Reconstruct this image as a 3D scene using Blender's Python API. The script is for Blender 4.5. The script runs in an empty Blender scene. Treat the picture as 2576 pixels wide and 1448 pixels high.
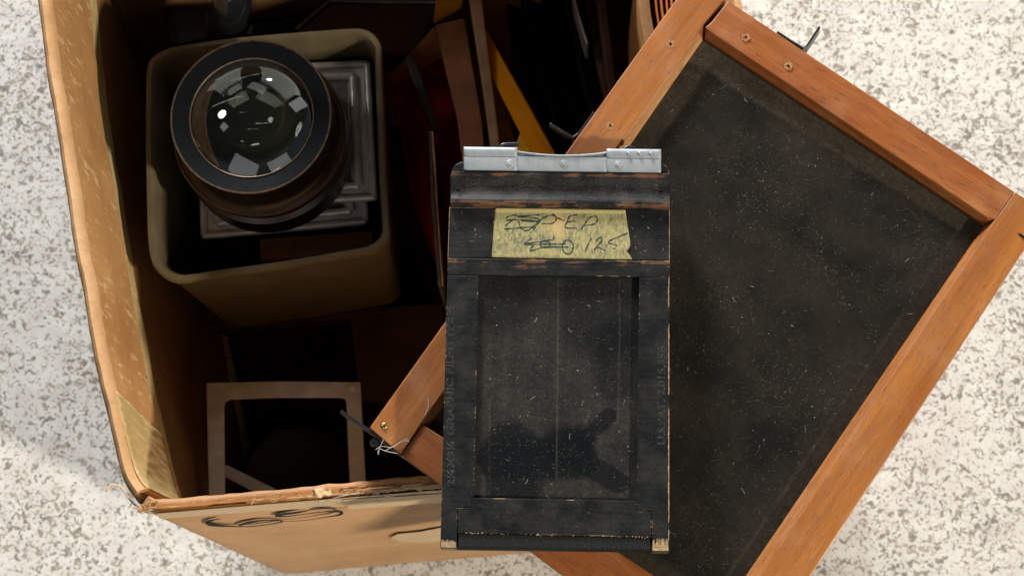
import bpy, bmesh, math, random
from mathutils import Vector, Matrix, noise
random.seed(7)
SC = bpy.context.scene
COL = SC.collection
R_ = math.radians

# ------------------------------------------------------------------ camera
# The measurements below are in pixels of a 2576 x 1448 picture; rays through them
# are met with the plane on which each thing lies, to get its true place and size.
F = 4435.0
NAD = (1400.0, 1760.0)
ZC = 0.972
_d = Vector((NAD[0]-1288, -(NAD[1]-724), -F)).normalized()
_u = -_d
_ex = Vector((1, 0, 0)); _ex = (_ex - _u*_ex.dot(_u)).normalized()
_ey = _u.cross(_ex)
RW = Matrix((_ex, _ey, _u))
CAM = Vector((0, 0, ZC))
cam = bpy.data.cameras.new('camera')
co = bpy.data.objects.new('camera', cam); COL.objects.link(co)
co.matrix_world = Matrix.Translation(CAM) @ RW.to_4x4()
cam.sensor_width = 36; cam.lens = 36*F/2576
cam.clip_start = 0.01; cam.clip_end = 50
cam.dof.use_dof = True; cam.dof.focus_distance = 0.64; cam.dof.aperture_fstop = 27
SC.camera = co

# ------------------------------------------------------------------ light
world = bpy.data.worlds.new('World'); SC.world = world; world.use_nodes = True
world.node_tree.nodes['Background'].inputs[0].default_value = (0.8, 0.85, 1, 1)
world.node_tree.nodes['Background'].inputs[1].default_value = 0.018
SC.view_settings.view_transform = 'Standard'; SC.view_settings.look = 'None'
SC.view_settings.exposure = 0; SC.view_settings.gamma = 1
CEN = Vector((0.03, 0.12, 0.30))
def lamp(name, az, el, dist, size, power, col, shape='DISK', size_y=None):
    l = bpy.data.lights.new(name, 'AREA'); l.shape = shape; l.size = size
    if size_y: l.size_y = size_y
    l.energy = power; l.color = col
    o = bpy.data.objects.new(name, l); COL.objects.link(o)
    v = Vector((math.cos(R_(az))*math.cos(R_(el)), math.sin(R_(az))*math.cos(R_(el)), math.sin(R_(el))))
    o.location = CEN + v*dist
    o.rotation_euler = v.to_track_quat('Z', 'Y').to_euler()
    return o
lamp('key_lamp', -29, 40, 2.5, 0.15, 66, (1.0, 0.93, 0.82))
lamp('fill_lamp', 108, 17, 1.7, 0.34, 62, (0.97, 0.97, 1.0))
lamp('softbox_lamp', 48, 40, 1.7, 0.34, 1.3, (1, 1, 1), 'RECTANGLE', 0.5)
lamp('softbox_lamp', 238, 48, 1.7, 0.85, 2.5, (1, 1, 1), 'RECTANGLE', 0.60)
lamp('strip_lamp', 95, 80, 1.9, 0.5, 0.10, (1, 1, 1), 'RECTANGLE', 0.02)
lamp('round_lamp', 152, 43, 1.7, 0.24, 2.6, (1, 1, 1))
lamp('softbox_lamp', 300, 50, 1.7, 0.75, 2.2, (1, 1, 1), 'RECTANGLE', 0.55)
lamp('softbox_lamp', 90, 30, 1.7, 0.10, 1.0, (1, 1, 1), 'RECTANGLE', 0.07)

# ------------------------------------------------------------------ geometry helpers
def ray(X, Y):
    return RW @ (Vector((X-1288, -(Y-724), -F))/F)
def P(X, Y, z):
    r = ray(X, Y); return CAM + r*((z-ZC)/r.z)
def on_plane(X, Y, o, n):
    r = ray(X, Y); return CAM + r*((o-CAM).dot(n)/r.dot(n))
def lerp(a, b, t): return a+(b-a)*t
def nz(x, y, z=0.0): return noise.noise(Vector((x, y, z)))
def fbm(x, y, z=0.0): return nz(x, y, z)+0.5*nz(2.1*x, 2.1*y, z+5)+0.25*nz(4.3*x, 4.3*y, z+9)

def mesh_obj(name, verts, faces, mats, parent=None, smooth=None, midx=None):
    me = bpy.data.meshes.new(name)
    me.from_pydata([tuple(v) for v in verts], [], faces)
    for m in (mats if isinstance(mats, (list, tuple)) else [mats]): me.materials.append(m)
    bm = bmesh.new(); bm.from_mesh(me); bmesh.ops.recalc_face_normals(bm, faces=bm.faces); bm.to_mesh(me); bm.free()
    if midx:
        for p, i in zip(me.polygons, midx): p.material_index = i
    if smooth is not None:
        for p in me.polygons: p.use_smooth = True
        me.set_sharp_from_angle(angle=R_(smooth))
    o = bpy.data.objects.new(name, me); COL.objects.link(o)
    if parent: o.parent = parent
    return o
def bevel(o, w, seg=2, mat=-1, ang=40):
    b = o.modifiers.new('bevel', 'BEVEL'); b.width = w; b.segments = seg; b.limit_method = 'ANGLE'; b.angle_limit = R_(ang)
    b.material = mat; b.harden_normals = False
    return o
def layers(name, polys, mats, parent=None, smooth=None):
    """stack of outlines with the same vertex count, capped top and bottom"""
    n = len(polys[0]); vs = [v for p in polys for v in p]; fs = [list(range(n))]
    for k in range(len(polys)-1):
        for i in range(n):
            j = (i+1) % n
            fs.append([k*n+i, k*n+j, (k+1)*n+j, (k+1)*n+i])
    fs.append([(len(polys)-1)*n+i for i in range(n)][::-1])
    return mesh_obj(name, vs, fs, mats, parent, smooth)
def dz(pts, h): return [Vector(p)+Vector((0, 0, h)) for p in pts]
def tube(name, path, r, mat, parent=None, seg=8, rf=None, cap=True):
    path = [Vector(p) for p in path]; vs = []; fs = []
    n = len(path); up = Vector((0, 0, 1))
    for i, p in enumerate(path):
        t = (path[min(i+1, n-1)]-path[max(i-1, 0)]).normalized()
        a = t.cross(up)
        if a.length < 1e-3: a = t.cross(Vector((1, 0, 0)))
        a.normalize(); b = t.cross(a)
        rr = r if rf is None else rf(i/(n-1))
        for k in range(seg):
            th = 2*math.pi*k/seg
            vs.append(p+a*math.cos(th)*rr+b*math.sin(th)*rr)
    for i in range(n-1):
        for k in range(seg):
            k2 = (k+1) % seg
            fs.append([i*seg+k, i*seg+k2, (i+1)*seg+k2, (i+1)*seg+k])
    if cap:
        fs.append(list(range(seg))); fs.append([(n-1)*seg+k for k in range(seg)])
    return mesh_obj(name, vs, fs, mat, parent, 50)
def lathe(name, prof, mat, parent=None, seg=96, loc=(0, 0, 0), smooth=35, closed=False):
    vs = []; fs = []; n = len(prof)
    for r, z in prof:
        for k in range(seg):
            th = 2*math.pi*k/seg; vs.append((loc[0]+r*math.cos(th), loc[1]+r*math.sin(th), loc[2]+z))
    for i in range(n if closed else n-1):
        i2 = (i+1) % n
        for k in range(seg):
            k2 = (k+1) % seg
            fs.append([i*seg+k, i*seg+k2, i2*seg+k2, i2*seg+k])
    return mesh_obj(name, vs, fs, mat, parent, smooth)
def strip(pts, w, z=0.0):
    """flat ribbon along 2-D pts with width(s) w -> verts, faces"""
    vs = []; fs = []; n = len(pts)
    for i, p in enumerate(pts):
        a = Vector(pts[max(i-1, 0)][:2]); b = Vector(pts[min(i+1, n-1)][:2])
        t = (b-a); t = t.normalized() if t.length > 0 else Vector((1, 0))
        nn = Vector((-t.y, t.x)); ww = (w[i] if isinstance(w, (list, tuple)) else w)/2
        q = Vector(p[:2]); vs.append((q.x+nn.x*ww, q.y+nn.y*ww, z)); vs.append((q.x-nn.x*ww, q.y-nn.y*ww, z))
    for i in range(n-1): fs.append([2*i, 2*i+1, 2*i+3, 2*i+2])
    return vs, fs
def smooth_path(pts, k=4):
    out = []; n = len(pts)
    for i in range(n-1):
        p0 = pts[max(i-1, 0)]; p1 = pts[i]; p2 = pts[i+1]; p3 = pts[min(i+2, n-1)]
        for j in range(k):
            t = j/k
            out.append(tuple(0.5*((2*b)+(-a+c)*t+(2*a-5*b+4*c-d)*t*t+(-a+3*b-3*c+d)*t**3) for a, b, c, d in zip(p0, p1, p2, p3)))
    out.append(tuple(pts[-1])); return out
def empty(name, M=None, loc=None):
    o = bpy.data.objects.new(name, None); COL.objects.link(o); o.empty_display_size = 0.01
    if M is not None: o.matrix_world = M
    if loc is not None: o.location = loc
    return o
def tag(o, label=None, cat=None, group=None, kind=None):
    for k, v in (('label', label), ('category', cat), ('group', group), ('kind', kind)):
        if v: o[k] = v
    return o
def root_at(name, loc, label, cat, group=None):
    return tag(empty(name, loc=loc), label, cat, group)
def rel(root, pts):
    l = Vector(root.location); return [Vector(p)-l for p in pts]

# ------------------------------------------------------------------ materials
class NT:
    def __init__(s, name, rough=0.6, spec=0.5, metal=0.0):
        s.m = bpy.data.materials.new(name); s.m.use_nodes = True; s.t = s.m.node_tree; s.n = s.t.nodes
        s.b = s.n['Principled BSDF']; s.b.inputs['Roughness'].default_value = rough
        s.b.inputs['Metallic'].default_value = metal; s.b.inputs['Specular IOR Level'].default_value = spec
        s.b.inputs['Diffuse Roughness'].default_value = 0.2
        s.tc = s.n.new('ShaderNodeTexCoord')
    def link(s, a, b): s.t.links.new(a, b)
    def put(s, sock, v):
        if hasattr(v, 'is_linked') or hasattr(v, 'links'): s.link(v, sock)
        elif isinstance(v, (tuple, list)) and len(v) == 3 and sock.type == 'RGBA': sock.default_value = (*v, 1)
        else: sock.default_value = v
    def coords(s, scale=(1, 1, 1), rot=(0, 0, 0), src='Object'):
        m = s.n.new('ShaderNodeMapping'); m.inputs['Scale'].default_value = scale; m.inputs['Rotation'].default_value = rot
        s.link(s.tc.outputs[src], m.inputs[0]); return m.outputs[0]
    def noise(s, scale, detail=3, rough=0.5, vec=None, dist=0.0):
        x = s.n.new('ShaderNodeTexNoise'); x.inputs['Scale'].default_value = scale; x.inputs['Detail'].default_value = detail
        x.inputs['Roughness'].default_value = rough; x.inputs['Distortion'].default_value = dist
        s.link(vec if vec is not None else s.tc.outputs['Object'], x.inputs['Vector']); return x.outputs[0]
    def voro(s, scale, vec=None, out='Distance', feat='F1'):
        x = s.n.new('ShaderNodeTexVoronoi'); x.inputs['Scale'].default_value = scale; x.feature = feat
        s.link(vec if vec is not None else s.tc.outputs['Object'], x.inputs['Vector']); return x.outputs[out]
    def ramp(s, v, a, b, lo=0.0, hi=1.0):
        x = s.n.new('ShaderNodeMapRange'); x.inputs[1].default_value = a; x.inputs[2].default_value = b
        x.inputs[3].default_value = lo; x.inputs[4].default_value = hi; x.clamp = True
        s.link(v, x.inputs[0]); return x.outputs[0]
    def math(s, op, a, b=None):
        x = s.n.new('ShaderNodeMath'); x.operation = op; s.put(x.inputs[0], a)
        if b is not None: s.put(x.inputs[1], b)
        return x.outputs[0]
    def mul(s, a, b): return s.math('MULTIPLY', a, b)
    def mix(s, f, a, b):
        x = s.n.new('ShaderNodeMix'); x.data_type = 'RGBA'
        s.put(x.inputs[0], f); s.put(x.inputs[6], a); s.put(x.inputs[7], b); return x.outputs[2]
    def attr(s, name):
        x = s.n.new('ShaderNodeAttribute'); x.attribute_name = name; return x.outputs['Fac']
    def sep(s):
        x = s.n.new('ShaderNodeSeparateXYZ'); s.link(s.tc.outputs['Object'], x.inputs[0]); return x.outputs
    def color(s, v): s.put(s.b.inputs['Base Color'], v); return s
    def rough(s, v): s.put(s.b.inputs['Roughness'], v); return s
    def bump(s, h, dist=0.0003, strength=0.5):
        x = s.n.new('ShaderNodeBump'); x.inputs['Distance'].default_value = dist; x.inputs['Strength'].default_value = strength
        s.link(h, x.inputs['Height']); s.link(x.outputs[0], s.b.inputs['Normal']); return s

def plain(name, col, rough=0.6, spec=0.5, metal=0.0, var=0.25, scale=150, bumpd=0.0):
    t = NT(name, rough, spec, metal)
    n = t.noise(scale, 4)
    dark = tuple(c*(1-var) for c in col); lite = tuple(min(1, c*(1+var)) for c in col)
    t.color(t.mix(t.ramp(n, 0.3, 0.7), dark, lite))
    if bumpd: t.bump(t.noise(scale*6, 3), bumpd, 0.6)
    return t.m

def wood(name, axis, base=(0.36, 0.137, 0.030)):
    t = NT(name, 0.42, 0.45)
    lo, hi = 55, 900
    sc = (lo, hi, hi) if axis == 'x' else (hi, lo, hi)
    sc2 = (12, 160, 160) if axis == 'x' else (160, 12, 160)
    sc3 = (210, 3300, 1500) if axis == 'x' else (3300, 210, 1500)
    broad = t.noise(1.0, 3, 0.55, t.coords(sc2), 0.4)
    fine = t.noise(1.0, 5, 0.75, t.coords(tuple(v*1.6 for v in sc)))
    fleck = t.noise(1.0, 1, 0.4, t.coords(sc3))
    patch = t.noise(60, 3)
    light = tuple(c*1.22 for c in base); dark = (base[0]*0.74, base[1]*0.62, base[2]*0.55)
    c = t.mix(t.ramp(broad, 0.32, 0.68), light, dark)
    c = t.mix(t.ramp(fine, 0.38, 0.68, 0, 0.6), c, (base[0]*0.7, base[1]*0.58, base[2]*0.5))
    c = t.mix(t.mul(t.ramp(fleck, 0.60, 0.67), t.ramp(patch, 0.36, 0.5, 0.35, 0.75)), c, (0.13, 0.038, 0.010))
    c = t.mix(t.ramp(patch, 0.55, 0.72, 0, 0.2), c, (0.42, 0.22, 0.09))
    c = t.mix(t.ramp(t.noise(26, 3), 0.52, 0.75, 0, 0.3), c, (0.26, 0.11, 0.04))
    t.color(c)
    t.rough(t.ramp(patch, 0.3, 0.7, 0.34, 0.55))
    t.bump(t.math('SUBTRACT', t.mul(fine, 0.4), t.ramp(fleck, 0.64, 0.71, 0, 0.5)), 0.00012, 0.5)
    return t.m

def cardboard(name, a, b, scuff=0.0, rough=0.6, streak_rot=0.0):
    t = NT(name, rough, 0.3)
    n = t.noise(22, 4, 0.6); f = t.noise(700, 3, 0.6)
    c = t.mix(t.ramp(n, 0.32, 0.7), a, b)
    c = t.mix(t.ramp(f, 0.35, 0.75, 0, 0.22), c, tuple(x*0.6 for x in a))
    stain = t.noise(55, 3, 0.6)
    c = t.mix(t.ramp(stain, 0.56, 0.78, 0, 0.35), c, tuple(x*0.62 for x in b))
    if scuff:
        sc = t.noise(1.0, 3, 0.6, t.coords((520, 330, 80), (0.25, 0, 0.2)))
        m = t.mul(t.ramp(sc, 0.57, 0.63), t.ramp(t.noise(34, 3, 0.7), 0.42, 0.60))
        c = t.mix(t.mul(m, scuff), c, (0.72, 0.50, 0.27))
    t.color(c); t.bump(t.math('ADD', t.noise(260, 4, 0.6), t.mul(t.noise(48, 3, 0.6), 3.0)), 0.0005, 0.45)
    return t.m

def black_paint(name, bands=(), axis=1, base=(0.0072, 0.0080, 0.0086), dust=0.5, rough=0.38, wear=(0.19, 0.088, 0.042)):
    """worn black lacquer; bands = [(centre, halfwidth, amount)] across the given local axis, where the lacquer is rubbed off"""
    t = NT(name, rough, 0.16)
    X = t.sep()
    along = (60, 900, 300) if axis == 1 else (900, 60, 300)
    g = t.noise(1.0, 4, 0.65, t.coords(along))
    g2 = t.noise(90, 3, 0.6)
    col = t.mix(t.ramp(g, 0.35, 0.75), base, tuple(c*1.9 for c in base))
    specks = t.ramp(t.noise(2600, 2, 0.7), 0.60, 0.72)
    haze = t.ramp(g2, 0.40, 0.66)
    col = t.mix(t.mul(t.math('ADD', t.mul(specks, 0.7), t.mul(haze, 0.22)), dust), col, (0.12, 0.108, 0.088))
    for cen, hw, amt in bands:
        dist = t.math('ABSOLUTE', t.math('SUBTRACT', X[axis], cen))
        m = t.ramp(dist, hw*0.75, hw*1.15, 1.0, 0.0)
        k = t.ramp(t.math('ADD', t.mul(g, 0.55), t.mul(g2, 0.45)), 0.585-0.11*amt, 0.605-0.11*amt)
        col = t.mix(t.mul(m, k), col, t.mix(t.ramp(g, 0.35, 0.7), wear, tuple(c*0.45 for c in wear)))
    t.color(col)
    t.rough(t.ramp(g2, 0.3, 0.7, rough*0.8, rough*1.5))
    t.bump(g, 0.0002, 0.35)
    return t.m

def dusty_black(name, base, dustcol, rough=0.25, amount=1.0):
    t = NT(name, rough, 0.08)
    d = t.attr('dust')
    fine = t.ramp(t.noise(3200, 3, 0.75), 0.42, 0.78)
    med = t.ramp(t.noise(420, 4, 0.7), 0.3, 0.75, 0.35, 1.0)
    f = t.mul(t.mul(d, t.math('ADD', t.mul(fine, 0.8), 0.35)), med)
    t.color(t.mix(t.mul(f, amount), base, dustcol))
    t.rough(t.ramp(d, 0.0, 0.8, rough, 0.6))
    return t.m

M = {}
M['wood_x'] = wood('beech_along_x', 'x')
M['wood_y'] = wood('beech_along_y', 'y', (0.315, 0.104, 0.024))
M['wood_pale'] = wood('pale_beech', 'x', (0.52, 0.28, 0.12))
M['wood_torn'] = plain('torn_wood', (0.33, 0.165, 0.065), 0.8, 0.2, var=0.4, scale=1500)
M['card'] = cardboard('cardboard', (0.50, 0.27, 0.115), (0.60, 0.35, 0.165))
M['card_in'] = cardboard('cardboard_inside', (0.19, 0.10, 0.040), (0.25, 0.135, 0.055), 0.2)  # darker card: the shade inside the box is put into its colour
M['rim'] = cardboard('rubbed_fold', (0.50, 0.27, 0.115), (0.62, 0.39, 0.20))
M['card_flap'] = cardboard('cardboard_flap', (0.41, 0.20, 0.072), (0.58, 0.325, 0.13), 0.8, 0.5)
M['paper'] = cardboard('liner_paper', (0.62, 0.43, 0.235), (0.68, 0.50, 0.29))
M['papertape'] = cardboard('gummed_paper_tape', (0.42, 0.30, 0.11), (0.56, 0.43, 0.21), 0.7)
M['roll'] = cardboard('rolled_liner', (0.46, 0.23, 0.09), (0.30, 0.14, 0.055))
M['blackmetal'] = plain('black_metal', (0.02, 0.021, 0.023), 0.35, 0.5, 0.3, 0.4, 900)
M['pen'] = plain('marker_ink', (0.02, 0.02, 0.02), 0.8, 0.1, var=0.3, scale=600)
M['hole'] = plain('dark_hole', (0.004, 0.003, 0.003), 0.9, 0.1)
M['lint'] = plain('lint', (0.42, 0.40, 0.36), 0.9, 0.1, var=0.25, scale=300)
M['lint_dim'] = plain('lint_dim', (0.115, 0.108, 0.093), 0.9, 0.1, var=0.5, scale=300)
M['brass'] = plain('brass', (0.45, 0.33, 0.10), 0.3, 0.5, 1.0, 0.3, 900)

# ------------------------------------------------------------------ ground
t = NT('speckled_stone', 0.75, 0.3)
c0 = t.coords((1, 1, 1))
n1 = t.noise(265, 3, 0.62, dist=0.9)
n2 = t.noise(520, 3, 0.6, t.coords((1, 1, 1), (0, 0, 0.7)), dist=0.7)
dens = t.noise(18, 3, 0.6)
thr = t.ramp(dens, 0.3, 0.7, -0.045, 0.035)
vein = t.ramp(t.noise(1.0, 3, 0.6, t.coords((9, 45, 1), (0, 0, 0.5))), 0.60, 0.70, 0, -0.07)
thr = t.math('ADD', thr, vein)
k1 = t.ramp(t.math('ADD', n1, thr), 0.548, 0.574)
k2 = t.ramp(t.math('ADD', n2, thr), 0.590, 0.612)
mott = t.noise(70, 4, 0.6)
c = t.mix(t.ramp(mott, 0.35, 0.65), (0.62, 0.60, 0.54), (0.53, 0.50, 0.45))
c = t.mix(t.ramp(t.noise(11, 4, 0.65), 0.45, 0.72, 0, 0.5), c, (0.47, 0.435, 0.385))
c = t.mix(t.mul(k1, 0.85), c, t.mix(t.ramp(t.noise(120, 2), 0.42, 0.6), (0.29, 0.24, 0.175), (0.15, 0.13, 0.10)))
c = t.mix(t.mul(k2, 0.9), c, (0.15, 0.135, 0.12))
c = t.mix(t.ramp(t.noise(230, 1, 0.5, t.coords((1, 1, 1), (0, 0, 2.0))), 0.80, 0.82), c, (0.50, 0.10, 0.20))
t.color(c); t.bump(t.math('SUBTRACT', t.mul(mott, 0.8), t.math('ADD', k1, k2)), 0.0005, 0.5)
g = mesh_obj('ground', [(-3, -3, 0), (3, -3, 0), (3, 3, 0), (-3, 3, 0)], [(0, 1, 2, 3)], t.m)
tag(g, kind='structure')

# ------------------------------------------------------------------ rectangle poses
def quad_pose(q):
    r = [Vector((x-1288, -(y-724), -F))/F for x, y in q]
    A = Matrix((-r[1], r[2], -r[3])).transposed()
    d = A.inverted() @ (-r[0])
    return [RW @ (r[0])] + [RW @ (r[k]*d[k-1]) for k in (1, 2, 3)]
HQ = quad_pose([(1107, 1378), (1137, 432), (1685, 437), (1683, 1386)])
s = 0.080/(HQ[3]-HQ[0]).length
HQ = [CAM+p*s for p in HQ]
FQ = quad_pose([(930, 1075), (1742, -58), (2639, 534), (1829, 1752)])
fn = (FQ[3]-FQ[0]).cross(FQ[1]-FQ[0]).normalized()
if fn.z < 0: fn = -fn
ks = [fn.dot(p-Vector((0, 0, 0.0105))-CAM)/fn.dot(FQ[0]) for p in HQ]
k = max(ks)+0.0002
FQ = [CAM+p*k for p in FQ]
print('holder z', [round(p.z, 4) for p in HQ], 'frame z', [round(p.z, 4) for p in FQ])
def pose_matrix(o, a, n):
    ez = n.normalized(); ex = (a-ez*a.dot(ez)).normalized(); ey = ez.cross(ex)
    m = Matrix((ex, ey, ez)).transposed().to_4x4(); m.translation = o; return m
hn = (HQ[3]-HQ[0]).cross(HQ[1]-HQ[0]).normalized()
if hn.z < 0: hn = -hn
HM = pose_matrix(HQ[0], HQ[3]-HQ[0], hn); HI = HM.inverted()
FM = pose_matrix(FQ[0], FQ[1]-FQ[0], fn); FI = FM.inverted()
def hl(X, Y, h=0.0): return HI @ on_plane(X, Y, HQ[0]+hn*h, hn)
def fl(X, Y, h=0.0): return FI @ on_plane(X, Y, FQ[0]+fn*h, fn)

# ================================================================== wooden frame
fr = empty('framed_board', FM)
tag(fr, 'orange beech frame around a dusty black panel lying askew across the open box', 'framed board')
def rail(name, top, mid, mat, htop=0.0, hmid=-0.007, hb=-0.014, pale=False):
    tp = [fl(x, y, htop) for x, y in top]; md = [fl(x, y, hmid) for x, y in mid]
    bt = [Vector((p.x, p.y, hb)) for p in md]
    o = layers(name, [tp, md, bt], [mat, M['wood_pale']], fr)
    for p in o.data.polygons:
        c_ = p.center
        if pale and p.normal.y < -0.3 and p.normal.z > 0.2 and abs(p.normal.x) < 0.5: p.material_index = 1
    bevel(o, 0.00035, 2); return o
# left rail: only its inner bevel takes the paler wood
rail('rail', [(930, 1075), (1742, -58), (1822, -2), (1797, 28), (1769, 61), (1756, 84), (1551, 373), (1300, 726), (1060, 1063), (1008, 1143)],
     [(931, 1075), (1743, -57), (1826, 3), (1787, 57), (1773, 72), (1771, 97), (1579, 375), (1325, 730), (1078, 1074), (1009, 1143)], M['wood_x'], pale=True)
rail('rail', [(1832, 3), (2552, 483), (2503, 551), (2488, 549), (1784, 78), (1774, 70), (1790, 56)],
     [(1832, 3), (2552, 483), (2501, 556), (2477, 564), (1773, 96), (1773, 74), (1789, 57)], M['wood_y'], -0.0003, -0.004)
rail('rail', [(2553, 483.5), (2639, 534), (1836, 1757), (1836, 1559), (2501.5, 556)],
     [(2553, 483.5), (2639, 534), (1836, 1757), (1800, 1559), (2476, 566)], M['wood_x'], 0.0, -0.0062)
rail('rail', [(1008, 1145), (1339, 1390), (1834, 1757), (1834, 1571), (1557, 1389), (1064, 1067)],
     [(1008, 1145), (1339, 1390), (1834, 1757), (1834, 1578), (1557, 1395), (1066, 1073)], M['wood_y'], -0.001, -0.007)
# black panel with blotchy dust; lighter brown bands run along the rails
ppx = [(1040, 1080), (1745, 70), (2520, 560), (1800, 1640)]
cs = [fl(x, y, -0.0068) for x, y in ppx]
x0, x1 = min(c.x for c in cs), max(c.x for c in cs); y0, y1 = min(c.y for c in cs), max(c.y for c in cs)
ix0 = fl(1150, 960, -0.0068).x  # not on view
e_left = fl(1579, 375, -0.0068).y; e_top = fl(2100, 312, -0.0068).x; e_right = fl(2180, 1000, -0.0068).y; e_bot = fl(1557, 1395, -0.0068).x
def sst(a, b, v):
    t_ = max(0, min(1, (v-a)/(b-a))); return t_*t_*(3-2*t_)
nx, ny = 210, 170; vs = []; dv = []
blots = [(fl(2180, 470, -.0068), 0.007), (fl(1950, 1120, -.0068), 0.010), (fl(1800, 900, -.0068), 0.012), (fl(2250, 560, -.0068), 0.008)]
for j in range(ny+1):
    for i in range(nx+1):
        x = lerp(x0, x1, i/nx); y = lerp(y0, y1, j/ny)
        vs.append((x, y, -0.0068))
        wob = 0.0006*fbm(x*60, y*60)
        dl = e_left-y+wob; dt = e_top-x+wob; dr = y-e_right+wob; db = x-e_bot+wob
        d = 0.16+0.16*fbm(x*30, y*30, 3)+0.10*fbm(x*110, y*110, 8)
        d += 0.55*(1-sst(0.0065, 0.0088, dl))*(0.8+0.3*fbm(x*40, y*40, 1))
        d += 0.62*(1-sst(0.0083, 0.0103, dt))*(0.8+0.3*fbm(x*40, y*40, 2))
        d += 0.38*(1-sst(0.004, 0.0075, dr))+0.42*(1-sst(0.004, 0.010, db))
        for b, r in blots:
            q = math.hypot(x-b.x, y-b.y)+0.003*fbm(x*90, y*90, 4)
            d -= 0.13*(1-sst(r*0.3, r*1.6, q))
        dv.append(max(0.0, min(1.0, d)))
fs = [[j*(nx+1)+i, j*(nx+1)+i+1, (j+1)*(nx+1)+i+1, (j+1)*(nx+1)+i] for j in range(ny) for i in range(nx)]
n0 = len(vs)
b4 = [(x0, y0, -0.0095), (x1, y0, -0.0095), (x1, y1, -0.0095), (x0, y1, -0.0095)]
vs += b4; dv += [0]*4; fs.append([n0+3, n0+2, n0+1, n0])
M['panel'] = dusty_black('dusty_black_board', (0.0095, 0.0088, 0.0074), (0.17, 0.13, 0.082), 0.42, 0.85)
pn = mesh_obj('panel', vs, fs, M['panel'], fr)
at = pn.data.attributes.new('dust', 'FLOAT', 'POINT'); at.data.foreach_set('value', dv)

def fibres(name, parent, n, place, h, lmin, lmax, w, mat, curl=1.0):
    vs = []; fs = []; c = 0
    while c < n:
        p = place()
        if p is None: continue
        L = lmin+(lmax-lmin)*random.random()**2.2; a = random.random()*6.283; dk = random.uniform(-2.2, 2.2)*curl
        m = 3 if L < 0.001 else 6
        pts = []; x, y = p
        for i in range(m+1):
            pts.append((x, y)); x += math.cos(a)*L/m; y += math.sin(a)*L/m; a += dk/m+random.uniform(-.35, .35)*curl
        v, f = strip(pts, w*random.uniform(0.6, 1.3), h)
        k0 = len(vs); vs += v; fs += [[q+k0 for q in ff] for ff in f]; c += 1
    o = mesh_obj(name, vs, fs, mat, parent); tag(o, kind='stuff'); return o
def dots(name, parent, n, place, h, r0, r1, mat):
    vs = []; fs = []; c = 0
    while c < n:
        p = place()
        if p is None: continue
        r = r0+(r1-r0)*random.random()**3; k0 = len(vs); a0 = random.random()*6
        for k in range(5):
            rr = r*random.uniform(.6, 1.2); vs.append((p[0]+rr*math.cos(a0+k*1.257), p[1]+rr*math.sin(a0+k*1.257), h))
        fs.append([k0, k0+1, k0+2, k0+3, k0+4]); c += 1
    o = mesh_obj(name, vs, fs, mat, parent); tag(o, kind='stuff'); return o
def place_panel():
    x = random.uniform(e_bot, e_top); y = random.uniform(e_right, e_left)
    if random.random() > 0.55+0.9*fbm(x*35, y*35, 3): return None
    return (x, y)
fibres('lint', fr, 4200, place_panel, -0.00672, 0.0003, 0.0014, 0.00007, M['lint_dim'])
fibres('lint', fr, 55, place_panel, -0.00670, 0.0005, 0.0028, 0.00008, M['lint'])
dots('dust', fr, 9000, place_panel, -0.00671, 0.00004, 0.00016, M['lint_dim'])
dots('dust', fr, 420, place_panel, -0.00670, 0.00005, 0.00019, M['lint'])
def place_rails():
    x = random.uniform(0.0, 0.21); y = random.uniform(-0.16, 0)
    if (0.014 < x < 0.195 and -0.145 < y < -0.017): return None
    return (x, y)
dots('dust', fr, 420, place_rails, 0.00008, 0.00004, 0.00013, M['lint'])
# nail holes with torn wood around them, and a brass nail
for X, Y, r in ((1876, 94, 2.0), (1983, 166, 2.0), (1687, 111, 2.0), (1535, 316, 1.8)):
    c = fl(X, Y); vs = [(c.x, c.y, 0.00012)]; n = 44
    for k in range(n):
        a = k*2*math.pi/n; rr = 0.001*r*(0.7+0.22*nz(k*.45, X)+0.25*random.random()); vs.append((c.x+rr*math.cos(a), c.y+rr*math.sin(a), 0.00006))
    h = mesh_obj('nail_hole', vs, [[0, 1+k, 1+(k+1) % n] for k in range(n)], M['wood_torn'], fr)
    for q in range(3):
        ox, oy = random.uniform(-.7, .7)*0.001, random.uniform(-.7, .7)*0.001
        if q == 0: ox = oy = 0
        rr0 = 0.00055 if q == 0 else random.uniform(.00012, .0003)
        v = [(c.x+ox+rr0*random.uniform(.7, 1.2)*math.cos(k*.785), c.y+oy+rr0*random.uniform(.7, 1.2)*math.sin(k*.785), 0.00022+0.00002*q) for k in range(8)]
        mesh_obj('puncture', v, [list(range(8))], M['hole'], h)
c = fl(966, 1071)
lathe('nail', [(0.0, 0.0006), (0.0007, 0.00055), (0.00115, 0.0003), (0.00125, -0.0002)], M['brass'], fr, 24, (c.x, c.y, 0))
# black metal brackets fixed to the outer sides
def bar(name, pts, hz, thick, z0, z1, parent, mat):
    q = [fl(x, y, hz) for x, y in pts]; v, f = strip([(p.x, p.y) for p in q], thick)
    n = len(v); vs = [Vector((a[0], a[1], z1)) for a in v]+[Vector((a[0], a[1], z0)) for a in v]; fs = []
    m = len(pts)
    for i in range(m-1):
        a, b, c, d = 2*i, 2*i+1, 2*i+3, 2*i+2
        fs += [[a, b, c, d], [n+a, n+d, n+c, n+b], [a, d, n+d, n+a], [b, n+b, n+c, c]]
    fs += [[0, n, n+1, 1], [2*m-2, 2*m-1, n+2*m-1, n+2*m-2]]
    o = mesh_obj(name, vs, fs, mat, parent); bevel(o, 0.0002, 2); return o
bar('bracket', [(1955, 80), (1990, 103), (2021, 121), (2031, 114), (2062, 67)], -0.003, 0.0009, -0.011, -0.003, fr, M['blackmetal'])
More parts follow.
